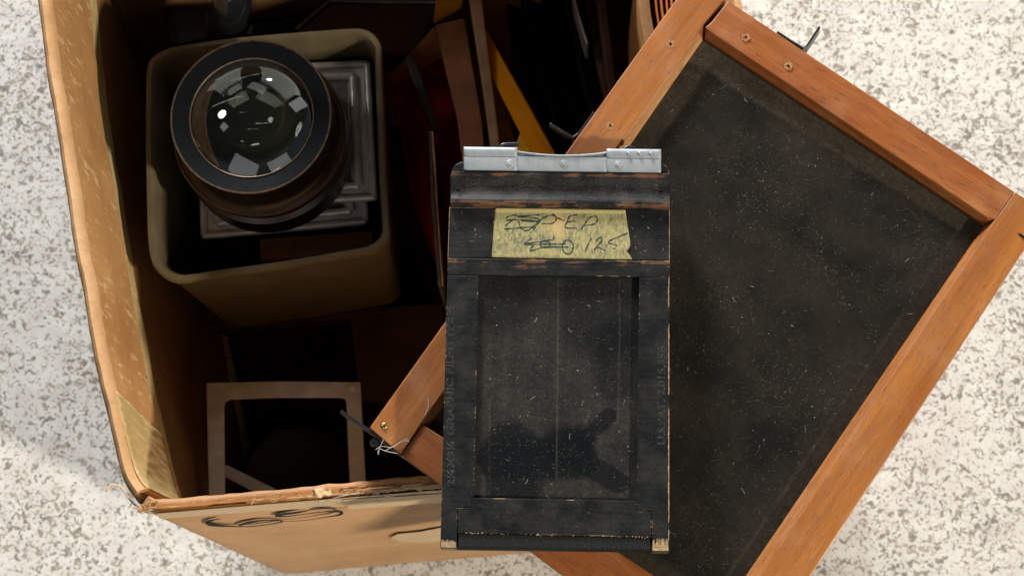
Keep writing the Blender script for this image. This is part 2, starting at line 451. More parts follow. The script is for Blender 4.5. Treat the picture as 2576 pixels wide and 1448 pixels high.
b = bar('bracket', [(1383, 312), (1410, 328), (1441, 346), (1456, 337), (1495, 283)], -0.004, 0.0012, -0.008, -0.004, fr, M['blackmetal'])
b3 = bar('bracket', [(857, 1034), (930, 1083), (1012, 1143)], -0.001, 0.0013, -0.009, -0.001, fr, M['blackmetal'])
c = fl(944, 1113, -0.004)
sk = lathe('screw', [(0.0, 0.0012), (0.0014, 0.0010), (0.0019, 0.0002), (0.0016, -0.0015), (0.0008, -0.003)], M['blackmetal'], b3, 20, (c.x, c.y, -0.003))
bar('bracket', [(2562, 590), (2580, 603)], -0.001, 0.0008, -0.006, 0.0006, fr, M['blackmetal'])
# lint caught at the lower bracket
for pts in ([(1028, 1107), (1022, 1103), (1012, 1110), (985, 1124), (960, 1122), (945, 1130)], [(1030, 1112), (1015, 1108), (990, 1122), (970, 1132)],
            [(950, 1140), (955, 1128), (968, 1133), (1000, 1140)], [(1068, 1045), (1078, 1020), (1076, 1000)], [(905+60, 1105), (955, 1125), (952, 1143)]):
    q = [fl(x, y, 0.0008) for x, y in smooth_path(pts, 4)]
    tube('lint', q, 0.00013, M['lint'], fr, 5)

# ================================================================== sheet film holder
ho = empty('film_holder', HM)
tag(ho, 'worn black wooden sheet film holder with aluminium clip and yellow masking tape label', 'film holder')
yb = lambda X, Y: hl(X, Y).y
M['bp'] = black_paint('black_lacquer', [], 1)
M['bp_v'] = black_paint('black_lacquer_upright', [(yb(1140, 1370), 0.0012, 1.6)], 1, dust=0.45, wear=(0.50, 0.34, 0.20))
M['bar'] = black_paint('black_lacquer_rubbed_bar', [(yb(1400, 441), 0.0010, .55), (yb(1400, 515), 0.0012, .75)], 1, dust=0.95, base=(0.009, 0.0095, 0.0095))
M['bar2'] = black_paint('black_lacquer_rubbed_crossbar', [(yb(1400, 658), 0.0006, 0.55), (yb(1400, 668), 0.0022, 0.1)], 1, dust=0.5)
M['edge'] = black_paint('rubbed_edge', [(0.07, 0.2, 0.35)], 1, wear=(0.42, 0.27, 0.13), dust=0.3)
M['rubbed'] = plain('rubbed_bare_edge', (0.38, 0.27, 0.14), 0.7, 0.3, var=0.5, scale=500)
def hpoly(px, h): return [hl(x, y, h) for x, y in px]
def hslab(name, px, h1, h0, mat, bw=0.00025, par=None, edge='edge'):
    tp = hpoly(px, h1); bt = [Vector((p.x, p.y, h0)) for p in tp]
    o = layers(name, [tp, bt], [mat, M[edge]], par or ho); bevel(o, bw, 2, 1 if edge else -1); return o
BZ = -0.0100
# body slab under everything
hslab('body', [(1131, 523), (1684, 527), (1682, 1382), (1110, 1374)], -0.0028, BZ, M['bp'], 0.0002)
L_out = [(1126, 655), (1108, 1376)]
hslab('stile', [(1125.6, 692), (1203.7, 693), (1191.5, 1274.5), (1149.4, 1275.2), (1148.6, 1378.4), (1107.5, 1377.6)], 0.0, -0.0095, M['bp_v'])
hslab('stile', [(1608.3, 697), (1684, 697.5), (1683, 1386.5), (1640, 1386), (1640, 1284.5), (1601, 1283.8)], 0.0, -0.0095, M['bp_v'])
hslab('crossbar', [(1126, 649), (1684.4, 656), (1684.2, 696.6), (1125.8, 691)], 0.0001, -0.0095, M['bar2'])
hslab('rail', [(1191.8, 1251), (1600.2, 1259), (1600.2, 1284.6), (1639, 1285.4), (1638.4, 1350), (1150.4, 1338), (1150.4, 1276), (1191.8, 1275.4)], -0.0001, -0.0095, M['bp'])
# hinged lower strip in pebbled black cloth
t = NT('pebbled_black_cloth', 0.6, 0.15); t.color(t.mix(t.ramp(t.noise(2400, 2, .6), 0.6, 0.75), (0.012, 0.0135, 0.0125), (0.05, 0.05, 0.045)))
t.bump(t.voro(1500), 0.0003, 0.6); M['cloth'] = t.m
o = layers('hinge_strip', [hpoly([(1151, 1339), (1638, 1351), (1637.6, 1383), (1151, 1377)], -0.0007), hpoly([(1151, 1342), (1638, 1354), (1637.6, 1388), (1151, 1382)], -0.0030),
    hpoly([(1151, 1342), (1638, 1354), (1637.6, 1389), (1151, 1383)], -0.0090)], [M['cloth']], ho); bevel(o, 0.0006, 3)
# crumbs of bare wood along the seam
def seam_place():
    f = random.random(); X = lerp(1152, 1636, f); Y = lerp(1338.5, 1350.5, f)+random.gauss(0, 1.0); p = hl(X, Y)
    return (p.x, p.y)
dots('dust', ho, 150, seam_place, 0.00002, 0.00006, 0.00028, M['rubbed'])
# dark slide in the window, with dust and wiped patches
w = [hl(1196, 686), hl(1614, 690), hl(1610, 1266), hl(1186, 1258)]
x0, x1 = min(p.x for p in w), max(p.x for p in w); y0, y1 = min(p.y for p in w), max(p.y for p in w)
caps = [((1285, 1130), (1290, 1215), 68), ((1250, 1150), (1450, 1150), 50), ((1400, 1145), (1450, 1125), 34), ((1440, 1140), (1530, 1042), 20),
        ((1450, 1150), (1560, 1212), 26), ((1270, 740), (1275, 760), 60), ((1500, 760), (1520, 800), 75), ((1550, 850), (1545, 960), 38), ((1410, 1110), (1450, 1110), 30)]
capl = [(hl(*a), hl(*b_), r/7100.0) for a, b_, r in caps]
def segd(x, y, a, b):
    vx, vy = b.x-a.x, b.y-a.y; L = vx*vx+vy*vy+1e-12; t_ = max(0, min(1, ((x-a.x)*vx+(y-a.y)*vy)/L))
    return math.hypot(x-a.x-vx*t_, y-a.y-vy*t_)
lines = [(hl(1405, 700), hl(1401, 1200), 0.00035, .5), (hl(1560, 700), hl(1556, 1060), 0.0004, .35), (hl(1232, 1000), hl(1230, 1240), 0.0003, .3)]
nx, ny = 130, 190; vs = []; dv = []
for j in range(ny+1):
    for i in range(nx+1):
        x = lerp(x0, x1, i/nx); y = lerp(y0, y1, j/ny); vs.append((x, y, -0.0026))
        d = 0.42+0.20*fbm(x*40, y*40, 20)+0.10*fbm(x*300, y*20, 2)
        wob = 0.0007*fbm(x*120, y*120, 6)
        for q, (a, b_, r) in enumerate(capl):
            dd = segd(x, y, a, b_)+wob; soft = 1.25 if q in (0, 1, 3, 4) else 2.0
            m = 1-sst(r*0.85, r*soft, dd); d *= 1-(0.78 if q < 5 or q == 8 else 0.6)*m
        for a, b_, r, s_ in lines:
            d += s_*(1-sst(r*.3, r, segd(x, y, a, b_)))
        dv.append(max(0, min(1, d)))
fs = [[j*(nx+1)+i, j*(nx+1)+i+1, (j+1)*(nx+1)+i+1, (j+1)*(nx+1)+i] for j in range(ny) for i in range(nx)]
M['slide'] = dusty_black('dusty_dark_slide', (0.0062, 0.0074, 0.0085), (0.15, 0.135, 0.108), 0.3, 1.0)
ds = mesh_obj('dark_slide', vs, fs, M['slide'], ho)
at = ds.data.attributes.new('dust', 'FLOAT', 'POINT'); at.data.foreach_set('value', dv)
def place_slide():
    x = random.uniform(x0+.002, x1-.002); y = random.uniform(y0+.002, y1-.002)
    return (x, y)
fibres('lint', ho, 900, place_slide, -0.00254, 0.0003, 0.0014, 0.00007, M['lint_dim'])
fibres('lint', ho, 26, place_slide, -0.00252, 0.0005, 0.0024, 0.00008, M['lint'])
dots('dust', ho, 3000, place_slide, -0.00253, 0.00004, 0.00014, M['lint_dim'])
dots('dust', ho, 90, place_slide, -0.00252, 0.00006, 0.00022, M['lint'])
W_, H_ = (HQ[3]-HQ[0]).length, (HQ[1]-HQ[0]).length
def place_top():
    x = random.uniform(0.001, W_-.001); y = random.uniform(0.006, hl(1400, 690).y)
    if x0+.001 < x < x1-.001 and y > hl(1400, 1250).y: return None
    return (x, y)
fibres('lint', ho, 200, place_top, 0.00016, 0.0003, 0.0018, 0.00006, M['lint_dim'])
dots('dust', ho, 700, place_top, 0.00016, 0.00004, 0.00013, M['lint_dim'])
# recessed floor that carries the tape
hslab('label_panel', [(1130.5, 521), (1684.6, 526), (1684.4, 657), (1126.3, 650)], -0.0016, -0.0060, M['bp'], edge='rubbed', bw=0.00015)
# grooved cross bar at the head, rubbed along its two ridges
def bar_profile():
    prof = [(0, -0.0035), (0, 0.0004), (0.4, 0.0008), (1.9, 0.0008), (2.5, 0.0004), (3.2, -0.0003), (5.2, -0.0008), (7.2, -0.0006), (9.0, -0.0001), (10.0, 0.0005), (10.6, 0.0007), (12.2, 0.0006), (12.6, 0.0002), (12.8, -0.0030)]
    vs = []; fs = []; n = 80; m = len(prof)
    for i in range(n+1):
        f = i/n; T = hl(lerp(1138.5, 1685, f), lerp(431, 436.5, f)); B = hl(lerp(1133, 1684.6, f), lerp(518, 525.5, f))
        for t_, h in prof:
            p = T.lerp(B, t_/12.8); vs.append((p.x, p.y+0.00008*fbm(p.x*300, t_), h+0.00005*fbm(p.x*200, t_, 4)))
    for i in range(n):
        for k_ in range(m-1): fs.append([i*m+k_, i*m+k_+1, (i+1)*m+k_+1, (i+1)*m+k_])
    fs.append(list(range(m))); fs.append([n*m+k_ for k_ in range(m)])
    return mesh_obj('grooved_bar', vs, fs, M['bar'], ho, 40)
gb = bar_profile()
hslab('body', [(1133, 440), (1684.4, 444), (1684.4, 530), (1132, 528)], -0.0032, BZ, M['bp'], 0.0002)
def place_bar():
    return (random.uniform(0.003, W_), random.uniform(hl(1400, 505).y, hl(1400, 452).y))
dots('dust', ho, 1500, place_bar, 0.0006, 0.00004, 0.00015, M['lint_dim'])
def place_lab():
    return (random.uniform(0.002, W_-.001), random.uniform(hl(1400, 645).y, hl(1400, 530).y))
dots('dust', ho, 420, place_lab, -0.0014, 0.00004, 0.00013, M['lint_dim'])
fibres('lint', ho, 70, place_lab, -0.0014, 0.0004, 0.0015, 0.00006, M['lint'])
# worn dents on the head bar
for X, Y in ((1153, 480), (1662, 483)):
    c = hl(X, Y); v = [(c.x+0.0008*math.cos(k*.7), c.y+0.0006*math.sin(k*.7), 0.00065) for k in range(9)]
    mesh_obj('dent', v, [list(range(9))], M['hole'], ho)
# dark slide tongue behind the clip
tong = [(1136, 437), (1138, 425), (1146, 414), (1160, 407), (1668, 411), (1680, 420), (1684, 436), (1684, 442), (1136, 440)]
hslab('slide_tongue', tong, -0.0016, -0.0030, M['bp'], 0.0002)
# aluminium clip
t = NT('brushed_aluminium', 0.5, 0.5, 0.35)
g1 = t.noise(1.0, 4, .6, t.coords((900, 60, 300))); g2 = t.noise(120, 4, .6); g3 = t.noise(2500, 2, .6)
c_ = t.mix(t.ramp(g2, .35, .65), (0.37, 0.405, 0.42), (0.26, 0.295, 0.315)); c_ = t.mix(t.ramp(g1, .35, .75, 0, .35), c_, (0.46, 0.475, 0.47))
c_ = t.mix(t.ramp(g3, .6, .75, 0, .3), c_, (0.25, 0.26, 0.25)); t.color(c_); t.rough(t.ramp(g2, .3, .7, .5, .65)); t.bump(g1, 0.0001, .3); M['alu'] = t.m
M['alu_dark'] = plain('tarnished_aluminium', (0.16, 0.18, 0.20), 0.5, 0.5, 0.6, 0.4, 800)
clip = empty('clip', None); clip.parent = ho
def clip_piece(name, xa, xb, rolled):
    # cross section running from the lower flat edge to the rolled top
    vs = []; fs = []; n = max(6, int((xb-xa)/8))
    if rolled: prof = [(431.5, 0.0006), (430.5, 0.0011), (429, 0.0012), (408, 0.0013), (403, 0.0014), (399, 0.0014), (398, 0.0011), (396.8, 0.0015), (393, 0.0016), (387, 0.0019), (381, 0.0020), (376, 0.0018), (373, 0.0011), (372.2, 0.0001), (374, -0.0012), (380, -0.0022)]
    else: prof = [(431.5, 0.0006), (430.5, 0.0011), (429, 0.0012), (408, 0.0013), (403, 0.0014), (396, 0.0015), (394.6, 0.0012), (394.5, 0.0002)]
    m = len(prof)
    for i in range(n+1):
        f = i/n; X = lerp(xa, xb, f); dy = (X-1166)*0.0132-1.8
        for Y, h in prof: vs.append(hl(X, Y+dy, 0)+Vector((0, 0, h)))
    for i in range(n):
        for k_ in range(m-1): fs.append([i*m+k_, i*m+k_+1, (i+1)*m+k_+1, (i+1)*m+k_])
    o = mesh_obj(name, vs, fs, M['alu'], clip, 50)
    sm = o.modifiers.new('solid', 'SOLIDIFY'); sm.thickness = 0.0006; sm.offset = -1
    return o
clip_piece('clip_plate', 1167, 1301.5, True); clip_piece('clip_plate', 1301.5, 1525.5, False); clip_piece('clip_plate', 1525.5, 1662.5, True)
# arched spring wire in the notch
arc = []
for i in range(25):
    f = i/24; X = lerp(1302, 1525, f); Y = lerp(384.5, 387, f)+9.0*math.sin(math.pi*f)**0.8
    arc.append(hl(X, Y)+Vector((0, 0, 0.0016)))
tube('spring', arc, 0.00035, M['alu'], clip, 8)
v = []; 
for i in range(25):
    f = i/24; X = lerp(1302, 1525, f); Yt = lerp(383, 386, f)+9.0*math.sin(math.pi*f)**.8
    v.append(hl(X, Yt)+Vector((0, 0, 0.0006))); v.append(hl(X, 395.5+(X-1302)*.0132)+Vector((0, 0, 0.0002)))
mesh_obj('spring_leaf', v, [[2*i, 2*i+1, 2*i+3, 2*i+2] for i in range(24)], M['alu_dark'], clip, 60)
for X, Y in ((1283, 414), (1418, 414.2), (1555, 417)):
    c = hl(X, Y)
    lathe('rivet', [(0, 0.00045), (0.0007, 0.00045), (0.00085, 0.0003), (0.0009, 0.0001), (0.00115, 0.00022), (0.0014, 0.0001), (0.0015, -0.0004)], M['alu'], clip, 28, (c.x, c.y, 0.0014))
for X, Y in ((1580.5, 385), (1608.5, 385.3), (1637, 385.8)):
    c = hl(X, Y, 0.002)
    lathe('dimple', [(0, 0.0005), (0.0003, 0.00045), (0.0006, 0.0002), (0.0009, -0.0004)], M['alu'], clip, 18, (c.x, c.y, 0.0021))
pl = [hl(X, Y) + Vector((0, 0, -0.0005)) for X, Y in smooth_path([(1259, 371), (1263, 364), (1275, 361.5), (1295, 361), (1305, 361.5)], 5)]
tube('pull_loop', pl, 0.0007, M['blackmetal'], ho, 10)
pl = [hl(X, Y) + Vector((0, 0, -0.0005)) for X, Y in smooth_path([(1569, 377), (1577, 370), (1590, 370), (1600, 377)], 5)]
tube('pull_loop', pl, 0.0007, M['blackmetal'], ho, 10)
# masking tape with its pencilled note
t = NT('masking_tape', 0.75, 0.25)
g1 = t.noise(1.0, 4, .7, t.coords((1500, 520, 300))); g2 = t.noise(170, 3, .6); X_ = t.sep()
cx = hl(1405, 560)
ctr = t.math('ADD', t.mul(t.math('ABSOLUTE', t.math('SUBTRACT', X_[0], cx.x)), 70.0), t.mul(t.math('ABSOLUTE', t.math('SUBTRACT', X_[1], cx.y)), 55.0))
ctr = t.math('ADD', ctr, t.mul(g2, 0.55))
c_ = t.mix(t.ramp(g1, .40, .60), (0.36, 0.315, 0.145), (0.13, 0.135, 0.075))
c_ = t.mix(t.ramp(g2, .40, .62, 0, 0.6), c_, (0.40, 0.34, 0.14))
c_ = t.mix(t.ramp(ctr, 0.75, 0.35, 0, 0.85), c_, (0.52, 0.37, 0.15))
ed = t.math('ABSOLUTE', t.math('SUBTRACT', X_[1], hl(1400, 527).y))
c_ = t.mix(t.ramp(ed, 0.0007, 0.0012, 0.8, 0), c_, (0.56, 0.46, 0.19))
t.color(c_); t.bump(g1, 0.0002, .5); M['tape'] = t.m
def tape_edge(f):  # right edge in px by height fraction
    pts = [(0, 1573.3), (0.35, 1580), (0.66, 1586.5), (0.76, 1584), (0.82, 1577), (0.88, 1583), (1, 1592.5)]
    for (a, xa), (b_, xb) in zip(pts, pts[1:]):
        if a <= f <= b_: return lerp(xa, xb, (f-a)/(b_-a))
    return pts[-1][1]
n, m = 60, 28; vs = []
for j in range(m+1):
    f = j/m; xl = lerp(1245, 1236.3, f); xr = tape_edge(f)
    for i in range(n+1):
        g_ = i/n; X = lerp(xl, xr, g_); Y = lerp(lerp(520, 525, g_), lerp(644.5, 652, g_), f)
        lift = 0.00035*math.exp(-((g_-.97)/.05)**2)*math.exp(-((f-.82)/.12)**2)+0.00018*math.exp(-((Y-(600-.12*(X-1236)))/2.5)**2)*(1-sst(1300, 1360, X))
        top = 0.0010*(1-sst(0, 0.05, f))
        p = hl(X, Y); vs.append((p.x, p.y, -0.00145+lift+0.00004*fbm(p.x*250, p.y*250)+top*0))
fs = [[j*(n+1)+i, j*(n+1)+i+1, (j+1)*(n+1)+i+1, (j+1)*(n+1)+i] for j in range(m) for i in range(n)]
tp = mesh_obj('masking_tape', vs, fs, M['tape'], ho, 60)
sm = tp.modifiers.new('solid', 'SOLIDIFY'); sm.thickness = 0.0001; sm.offset = -1
M['pencil'] = plain('blue_black_pen', (0.022, 0.042, 0.042), 0.6, 0.4, var=0.5, scale=1500)
strokes = [[(740, 850), (800, 825), (900, 832), (1040, 822), (1060, 830)], [(735, 925), (780, 885), (830, 850)], [(850, 842), (1000, 850), (1062, 868), (1000, 885), (890, 880)],
 [(860, 880), (875, 935), (920, 970), (985, 945), (1040, 885)], [(745, 872), (900, 870), (1050, 880)], [(725, 955), (860, 945), (1000, 932)], [(1000, 965), (1040, 905), (1095, 850), (1180, 825), (1215, 860), (1180, 900), (1080, 905)],
 [(1180, 812), (1230, 850), (1290, 878)], [(1415, 822), (1345, 835), (1318, 890), (1300, 942), (1410, 944)], [(1320, 888), (1400, 880)], [(1450, 958), (1490, 900), (1530, 850), (1585, 835), (1606, 870), (1570, 910), (1470, 922)],
 [(985, 1038), (935, 1078), (920, 1100), (1100, 1098), (1300, 1095)], [(940, 1092), (1100, 1068), (1190, 1050), (1186, 1020)], [(1000, 1108), (968, 1162), (1100, 1128), (1330, 1125)],
 [(1325+52*math.cos(a*.5), 1125+66*math.sin(a*.5)) for a in range(14)], [(1110+48*math.cos(a*.5), 1100+30*math.sin(a*.5)) for a in range(13)],
 [(1548, 1038), (1518, 1100), (1488, 1168)], [(1590, 1068), (1628, 1033), (1648, 1062), (1575, 1148), (1610, 1130), (1682, 1158)], [(1892, 994), (1740, 1055), (1712, 1085), (1780, 1108), (1792, 1130), (1750, 1142)]]
vs = []; fs = []
for st in strokes:
    q = [hl(1075.7+.2664*x, 319+.2664*y) for x, y in smooth_path(st, 5)]
    v_, f_ = strip([(p.x, p.y) for p in q], [0.00054*(0.8+0.35*math.sin(i*1.3)) for i in range(len(q))], -0.00128)
    k0 = len(vs); vs += v_; fs += [[a+k0 for a in ff] for ff in f_]
mesh_obj('handwriting', vs, fs, M['pencil'], tp)
# embossed lettering on the stiles, its outlines in a greyer tone
M['emboss'] = plain('grey_lettering', (0.038, 0.040, 0.040), 0.5, 0.5, var=0.7, scale=1200)
def emboss(text, Xc, Y_bot, Y_top, size):
    a = hl(Xc, Y_bot); b_ = hl(Xc-4*(Xc < 1400), Y_top)
    cu = bpy.data.curves.new('lettering', 'FONT'); cu.body = text; cu.size = size; cu.fill_mode = 'NONE'; cu.bevel_depth = 0.00007; cu.bevel_resolution = 0; cu.resolution_u = 3
    cu.align_x = 'LEFT'; cu.align_y = 'CENTER'
    o = bpy.data.objects.new('lettering', cu); COL.objects.link(o)
    bpy.context.view_layer.update()
    me = bpy.data.meshes.new_from_object(o.evaluated_get(bpy.context.evaluated_depsgraph_get()))
    bpy.data.objects.remove(o)
    xs = [v.co.x for v in me.vertices]; L = max(xs)-min(xs); k_ = (b_-a).length/L
    d = (b_-a).normalized(); nrm = Vector((-d.y, d.x, 0))
    for v in me.vertices:
        x, y, z = v.co; q = a+d*((x-min(xs))*k_)+nrm*y; v.co = (q.x+0.00006*nz(q.x*900, q.y*900), q.y, 0.00003+z)
    me.materials.clear(); me.materials.append(M['emboss'])
    o = bpy.data.objects.new('lettering', me); COL.objects.link(o); o.parent = ho
emboss('2\u00bcX3\u00bc GRAPHIC FILMTYPE 4', 1135.5, 1222, 772, 0.0037)
emboss('U.S.PAT. 2,015,356', 1665, 1118, 872, 0.0037)
# a few rubbed patches of wood fibre at stile ends
M['endgrain'] = NT('worn_stile_end', 0.8, 0.2); t = M['endgrain']
def worn_end(Xa, Xb, Ya, Yb):
    vs = []; fs = []
    for _ in range(150):
        X = random.uniform(Xa, Xb); Yl = Yb-random.random()**1.3*(Yb-Ya); p = hl(X, Yb-random.random()*2); q = hl(X+random.uniform(-.5, .5), Yl)
        v_, f_ = strip([(p.x, p.y), (q.x, q.y)], random.uniform(0.00006, 0.00016), 0.00004+random.random()*0.00004); k0 = len(vs); vs += v_; fs += [[a+k0 for a in ff] for ff in f_]
    tag(mesh_obj('worn_wood', vs, fs, M['rubbed'], ho), kind='stuff')
t.color((0.4, 0.28, 0.15)); M['endgrain'] = t.m
worn_end(1110, 1147, 1355, 1376); worn_end(1642, 1681, 1352, 1384)
# rubbed right-hand edge
def place_edge():
    f = random.random(); X = 1683.2-abs(random.gauss(0, 0.9)); Y = lerp(700, 1384, f)
    if fbm(f*9, 0.3) < -0.25: return None
    p = hl(X, Y); return (p.x, p.y)
def edge_fibres():
    vs = []; fs = []
    for _ in range(420):
        q = place_edge()
        if q is None: continue
        L = random.uniform(.0005, .003); v_, f_ = strip([q, (q[0], q[1]+L)], random.uniform(.00005, .00016), 0.00005+random.random()*.00004); k0 = len(vs); vs += v_; fs += [[a+k0 for a in ff] for ff in f_]
    tag(mesh_obj('worn_wood', vs, fs, M['rubbed'], ho), kind='stuff')
edge_fibres()

# ================================================================== cardboard box
ZR = 0.322
box = root_at('cardboard_box', (P(365, 1280, ZR).x, P(365, 1280, ZR).y, 0.0), 'old brown cardboard box standing open, marked 65 on its front', 'box')
def interp(pts, n):
    d = [0]
    for a, b_ in zip(pts, pts[1:]): d.append(d[-1]+(Vector(b_)-Vector(a)).length)
    out = []
    for i in range(n+1):
        s_ = d[-1]*i/n
        for k_ in range(len(d)-1):
            if s_ <= d[k_+1]+1e-12: out.append(Vector(pts[k_]).lerp(Vector(pts[k_+1]), (s_-d[k_])/(d[k_+1]-d[k_]))); break
    return out
def wall(name, path, inward, section, mat, parent=None, n=60, rough_top=0.0, seed=0):
    """loft a cross section [(offset inward, z)] along a plan path"""
    pp = interp(path, n); m = len(section); vs = []; fs = []
    for i, p in enumerate(pp):
        t_ = (pp[min(i+1, n)]-pp[max(i-1, 0)]); t_.z = 0; t_.normalize(); nn = Vector((-t_.y, t_.x, 0))*inward
        for k_, (o_, z) in enumerate(section):
            q = Vector((p.x, p.y, 0))+nn*(o_+0.0004*fbm(i*.25, z*30))
            zz = z+(rough_top*fbm(i*.5, 3.3, seed) if z > 0.28 else 0)
            vs.append(Vector((q.x, q.y, zz))-Vector(box.location))
    for i in range(n):
        for k_ in range(m):
            k2 = (k_+1) % m; fs.append([i*m+k_, i*m+k2, (i+1)*m+k2, (i+1)*m+k_])
    fs.append(list(range(m))); fs.append([n*m+k_ for k_ in range(m)])
    return mesh_obj(name, vs, fs, mat, parent or box, 40)
LP = [P(x, y, ZR) for x, y in smooth_path([(60, -330), (78, -150), (92, 0), (112, 176), (135, 307), (160, 463), (178, 593), (205, 735), (221, 840), (257, 1007), (282, 1116), (308, 1205), (345, 1262)], 3)]
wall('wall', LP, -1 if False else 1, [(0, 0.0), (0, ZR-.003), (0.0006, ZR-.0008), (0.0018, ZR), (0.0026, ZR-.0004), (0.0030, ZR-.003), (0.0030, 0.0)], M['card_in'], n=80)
FLD = 0.072
flap = wall('flap', LP[:-1], 1, [(0.0012, ZR-.0005), (0.0024, ZR+.0012), (0.0036, ZR+.0008), (0.0050, ZR-.0015), (0.0054, ZR-.006), (0.0054, ZR-FLD*.5), (0.0052, ZR-FLD), (0.0033, ZR-FLD), (0.0033, ZR-.002)], M['card_flap'], n=80, rough_top=0.0005, seed=3)
# gummed paper over the folded edge and along the lower seam
wall('paper_strip', LP[:-1], 1, [(0.0010, ZR-.0008), (0.0016, ZR+.0009), (0.0026, ZR+.0017), (0.0037, ZR+.0013), (0.0052, ZR-.0012), (0.0056, ZR-.004), (0.0048, ZR-.0045), (0.0035, ZR+.0009), (0.0024, ZR+.0013)], M['rim'], n=80, rough_top=0.0005, seed=3)
wall('paper_strip', LP, 1, [(0.0031, ZR-FLD-.022), (0.0036, ZR-FLD-.022), (0.0036, ZR-FLD+.001), (0.0031, ZR-FLD+.001)], M['papertape'], n=80)
pth = interp(LP[:-1], 160)
def tape_patch():
    vs = []; fs = []; n, m = 46, 20
    for j in range(m+1):
        dd = lerp(0.0010, FLD+.001, j/m)
        s0 = lerp(0.842, 0.868, j/m)+0.004*fbm(j*.5, 2)
        for i in range(n+1):
            s_ = lerp(s0, 1.0, i/n); k_ = s_*160; a = int(min(159, k_)); p = pth[a].lerp(pth[a+1], k_-a)
            t_ = (pth[min(160, a+1)]-pth[max(0, a-1)]); t_.z = 0; t_.normalize(); nn = Vector((-t_.y, t_.x, 0))
            q = Vector((p.x, p.y, ZR-dd))+nn*(0.0060+0.0003*fbm(i*.3, j*.3, 5)+0.0007*math.exp(-dd*400)*-1)
            vs.append(q-Vector(box.location))
    fs = [[j*(n+1)+i, j*(n+1)+i+1, (j+1)*(n+1)+i+1, (j+1)*(n+1)+i] for j in range(m) for i in range(n)]
    o = mesh_obj('gummed_tape', vs, fs, M['papertape'], box, 60); sm = o.modifiers.new('solid', 'SOLIDIFY'); sm.thickness = 0.0002
tape_patch()
# front wall
FO = [P(x, y, ZR) for x, y in smooth_path([(352, 1272), (392, 1288), (560, 1275), (793, 1254), (1108, 1228), (1560, 1186), (2040, 1140)], 4)]
wall('wall', FO, 1, [(0, 0.0), (0, ZR-.002), (0.0008, ZR-.0005), (0.0045, ZR-.0005), (0.0048, ZR-.002), (0.0048, 0.0)], M['card'], n=90)
RP = [P(2040, 1100, ZR+.008), P(1975, 600, ZR+.008), P(1866, 0, ZR+.008), P(1815, -330, ZR+.008)]
wall('wall', RP, 1, [(0, 0.0), (0, ZR+.006), (0.0008, ZR+.008), (0.0030, ZR+.008), (0.0036, ZR+.006), (0.0036, 0.0)], M['card'], n=40)
BP_ = [P(1815, -330, ZR), P(60, -330, ZR)]
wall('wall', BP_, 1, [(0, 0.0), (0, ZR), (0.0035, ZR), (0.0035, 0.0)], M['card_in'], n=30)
lb = Vector(box.location)
q = [P(352, 1272, ZR), P(2040, 1100, ZR), P(1815, -330, ZR), P(60, -330, ZR)]
layers('floor', [[Vector((p.x, p.y, .004))-lb for p in q], [Vector((p.x, p.y, .001))-lb for p in q]], [plain('shade_dark_box_floor', (0.03, 0.014, 0.007), 0.9, 0.1)], box)  # floor colour near black, holding the deep shade of the box
# rolled liner along the front rim with split edge
rp = [P(x, y, ZR+.001) for x, y in smooth_path([(385, 1268), (450, 1266), (560, 1255), (700, 1243), (793, 1233), (900, 1222), (995, 1212), (1088, 1205), (1230, 1192), (1500, 1170)], 6)]
rp = [Vector((p.x, p.y, p.z+0.0004*fbm(i*.4, 1)))-lb for i, p in enumerate(rp)]
def rr(f): return 0.0020-0.0006*f+0.0005*nz(f*26, 2)+0.0003*nz(f*90, 7)
tube('rolled_liner', rp, 0.002, M['roll'], box, 14, rr)
def torn(px_a, px_b, za, zb, mat, seed, n=110, jag=5.0, th=0.0003, name='torn_paper'):
    """ragged strip between two pixel paths lying at heights za, zb"""
    A = smooth_path(px_a, 6); B = smooth_path(px_b, 6)
    def at_(Pth, f):
        k_ = f*(len(Pth)-1); a = int(min(len(Pth)-2, k_)); return (lerp(Pth[a][0], Pth[a+1][0], k_-a), lerp(Pth[a][1], Pth[a+1][1], k_-a))
    vs = []; m = 5
    for i in range(n+1):
        f = i/n; a = at_(A, f); b_ = at_(B, f); j_ = jag*(0.7*fbm(i*.35, 1, seed)+0.5*nz(i*1.7, 3, seed))
        for k_ in range(m+1):
            g_ = k_/m; X = lerp(a[0], b_[0], g_); Y = lerp(a[1], b_[1], g_)+j_*g_
            z = lerp(za, zb, g_)+0.0006*fbm(i*.22, g_*1.5, seed+2)*(0.3+g_)
            vs.append(P(X, Y, z)-lb)
    fs = [[i*(m+1)+k_, i*(m+1)+k_+1, (i+1)*(m+1)+k_+1, (i+1)*(m+1)+k_] for i in range(n) for k_ in range(m)]
    o = mesh_obj(name, vs, fs, mat, box, 50); sm = o.modifiers.new('solid', 'SOLIDIFY'); sm.thickness = th; return o
torn([(372, 1283), (520, 1274), (700, 1258), (900, 1240), (1150, 1216)], [(372, 1292), (520, 1281), (700, 1267), (900, 1250), (1150, 1228)], ZR+.0005, ZR-.001, M['paper'], 1, jag=4)
torn([(620, 1262), (800, 1240), (950, 1226), (1150, 1206)], [(620, 1268), (800, 1252), (950, 1240), (1150, 1222)], ZR+.0016, ZR+.001, M['paper'], 7, jag=7)
torn([(830, 1232), (950, 1219), (1050, 1209), (1150, 1200)], [(820, 1240), (950, 1229), (1050, 1221), (1150, 1212)], ZR+.0024, ZR+.0022, M['roll'], 12, jag=6)
torn([(790, 1228), (830, 1226)], [(796, 1252), (835, 1244)], ZR+.0030, ZR+.0032, M['paper'], 15, n=14, jag=5)
torn([(900, 1236), (1000, 1228), (1120, 1220)], [(900, 1248), (1000, 1240), (1120, 1232)], ZR+.0006, ZR+.0002, M['card_in'], 21, jag=6)
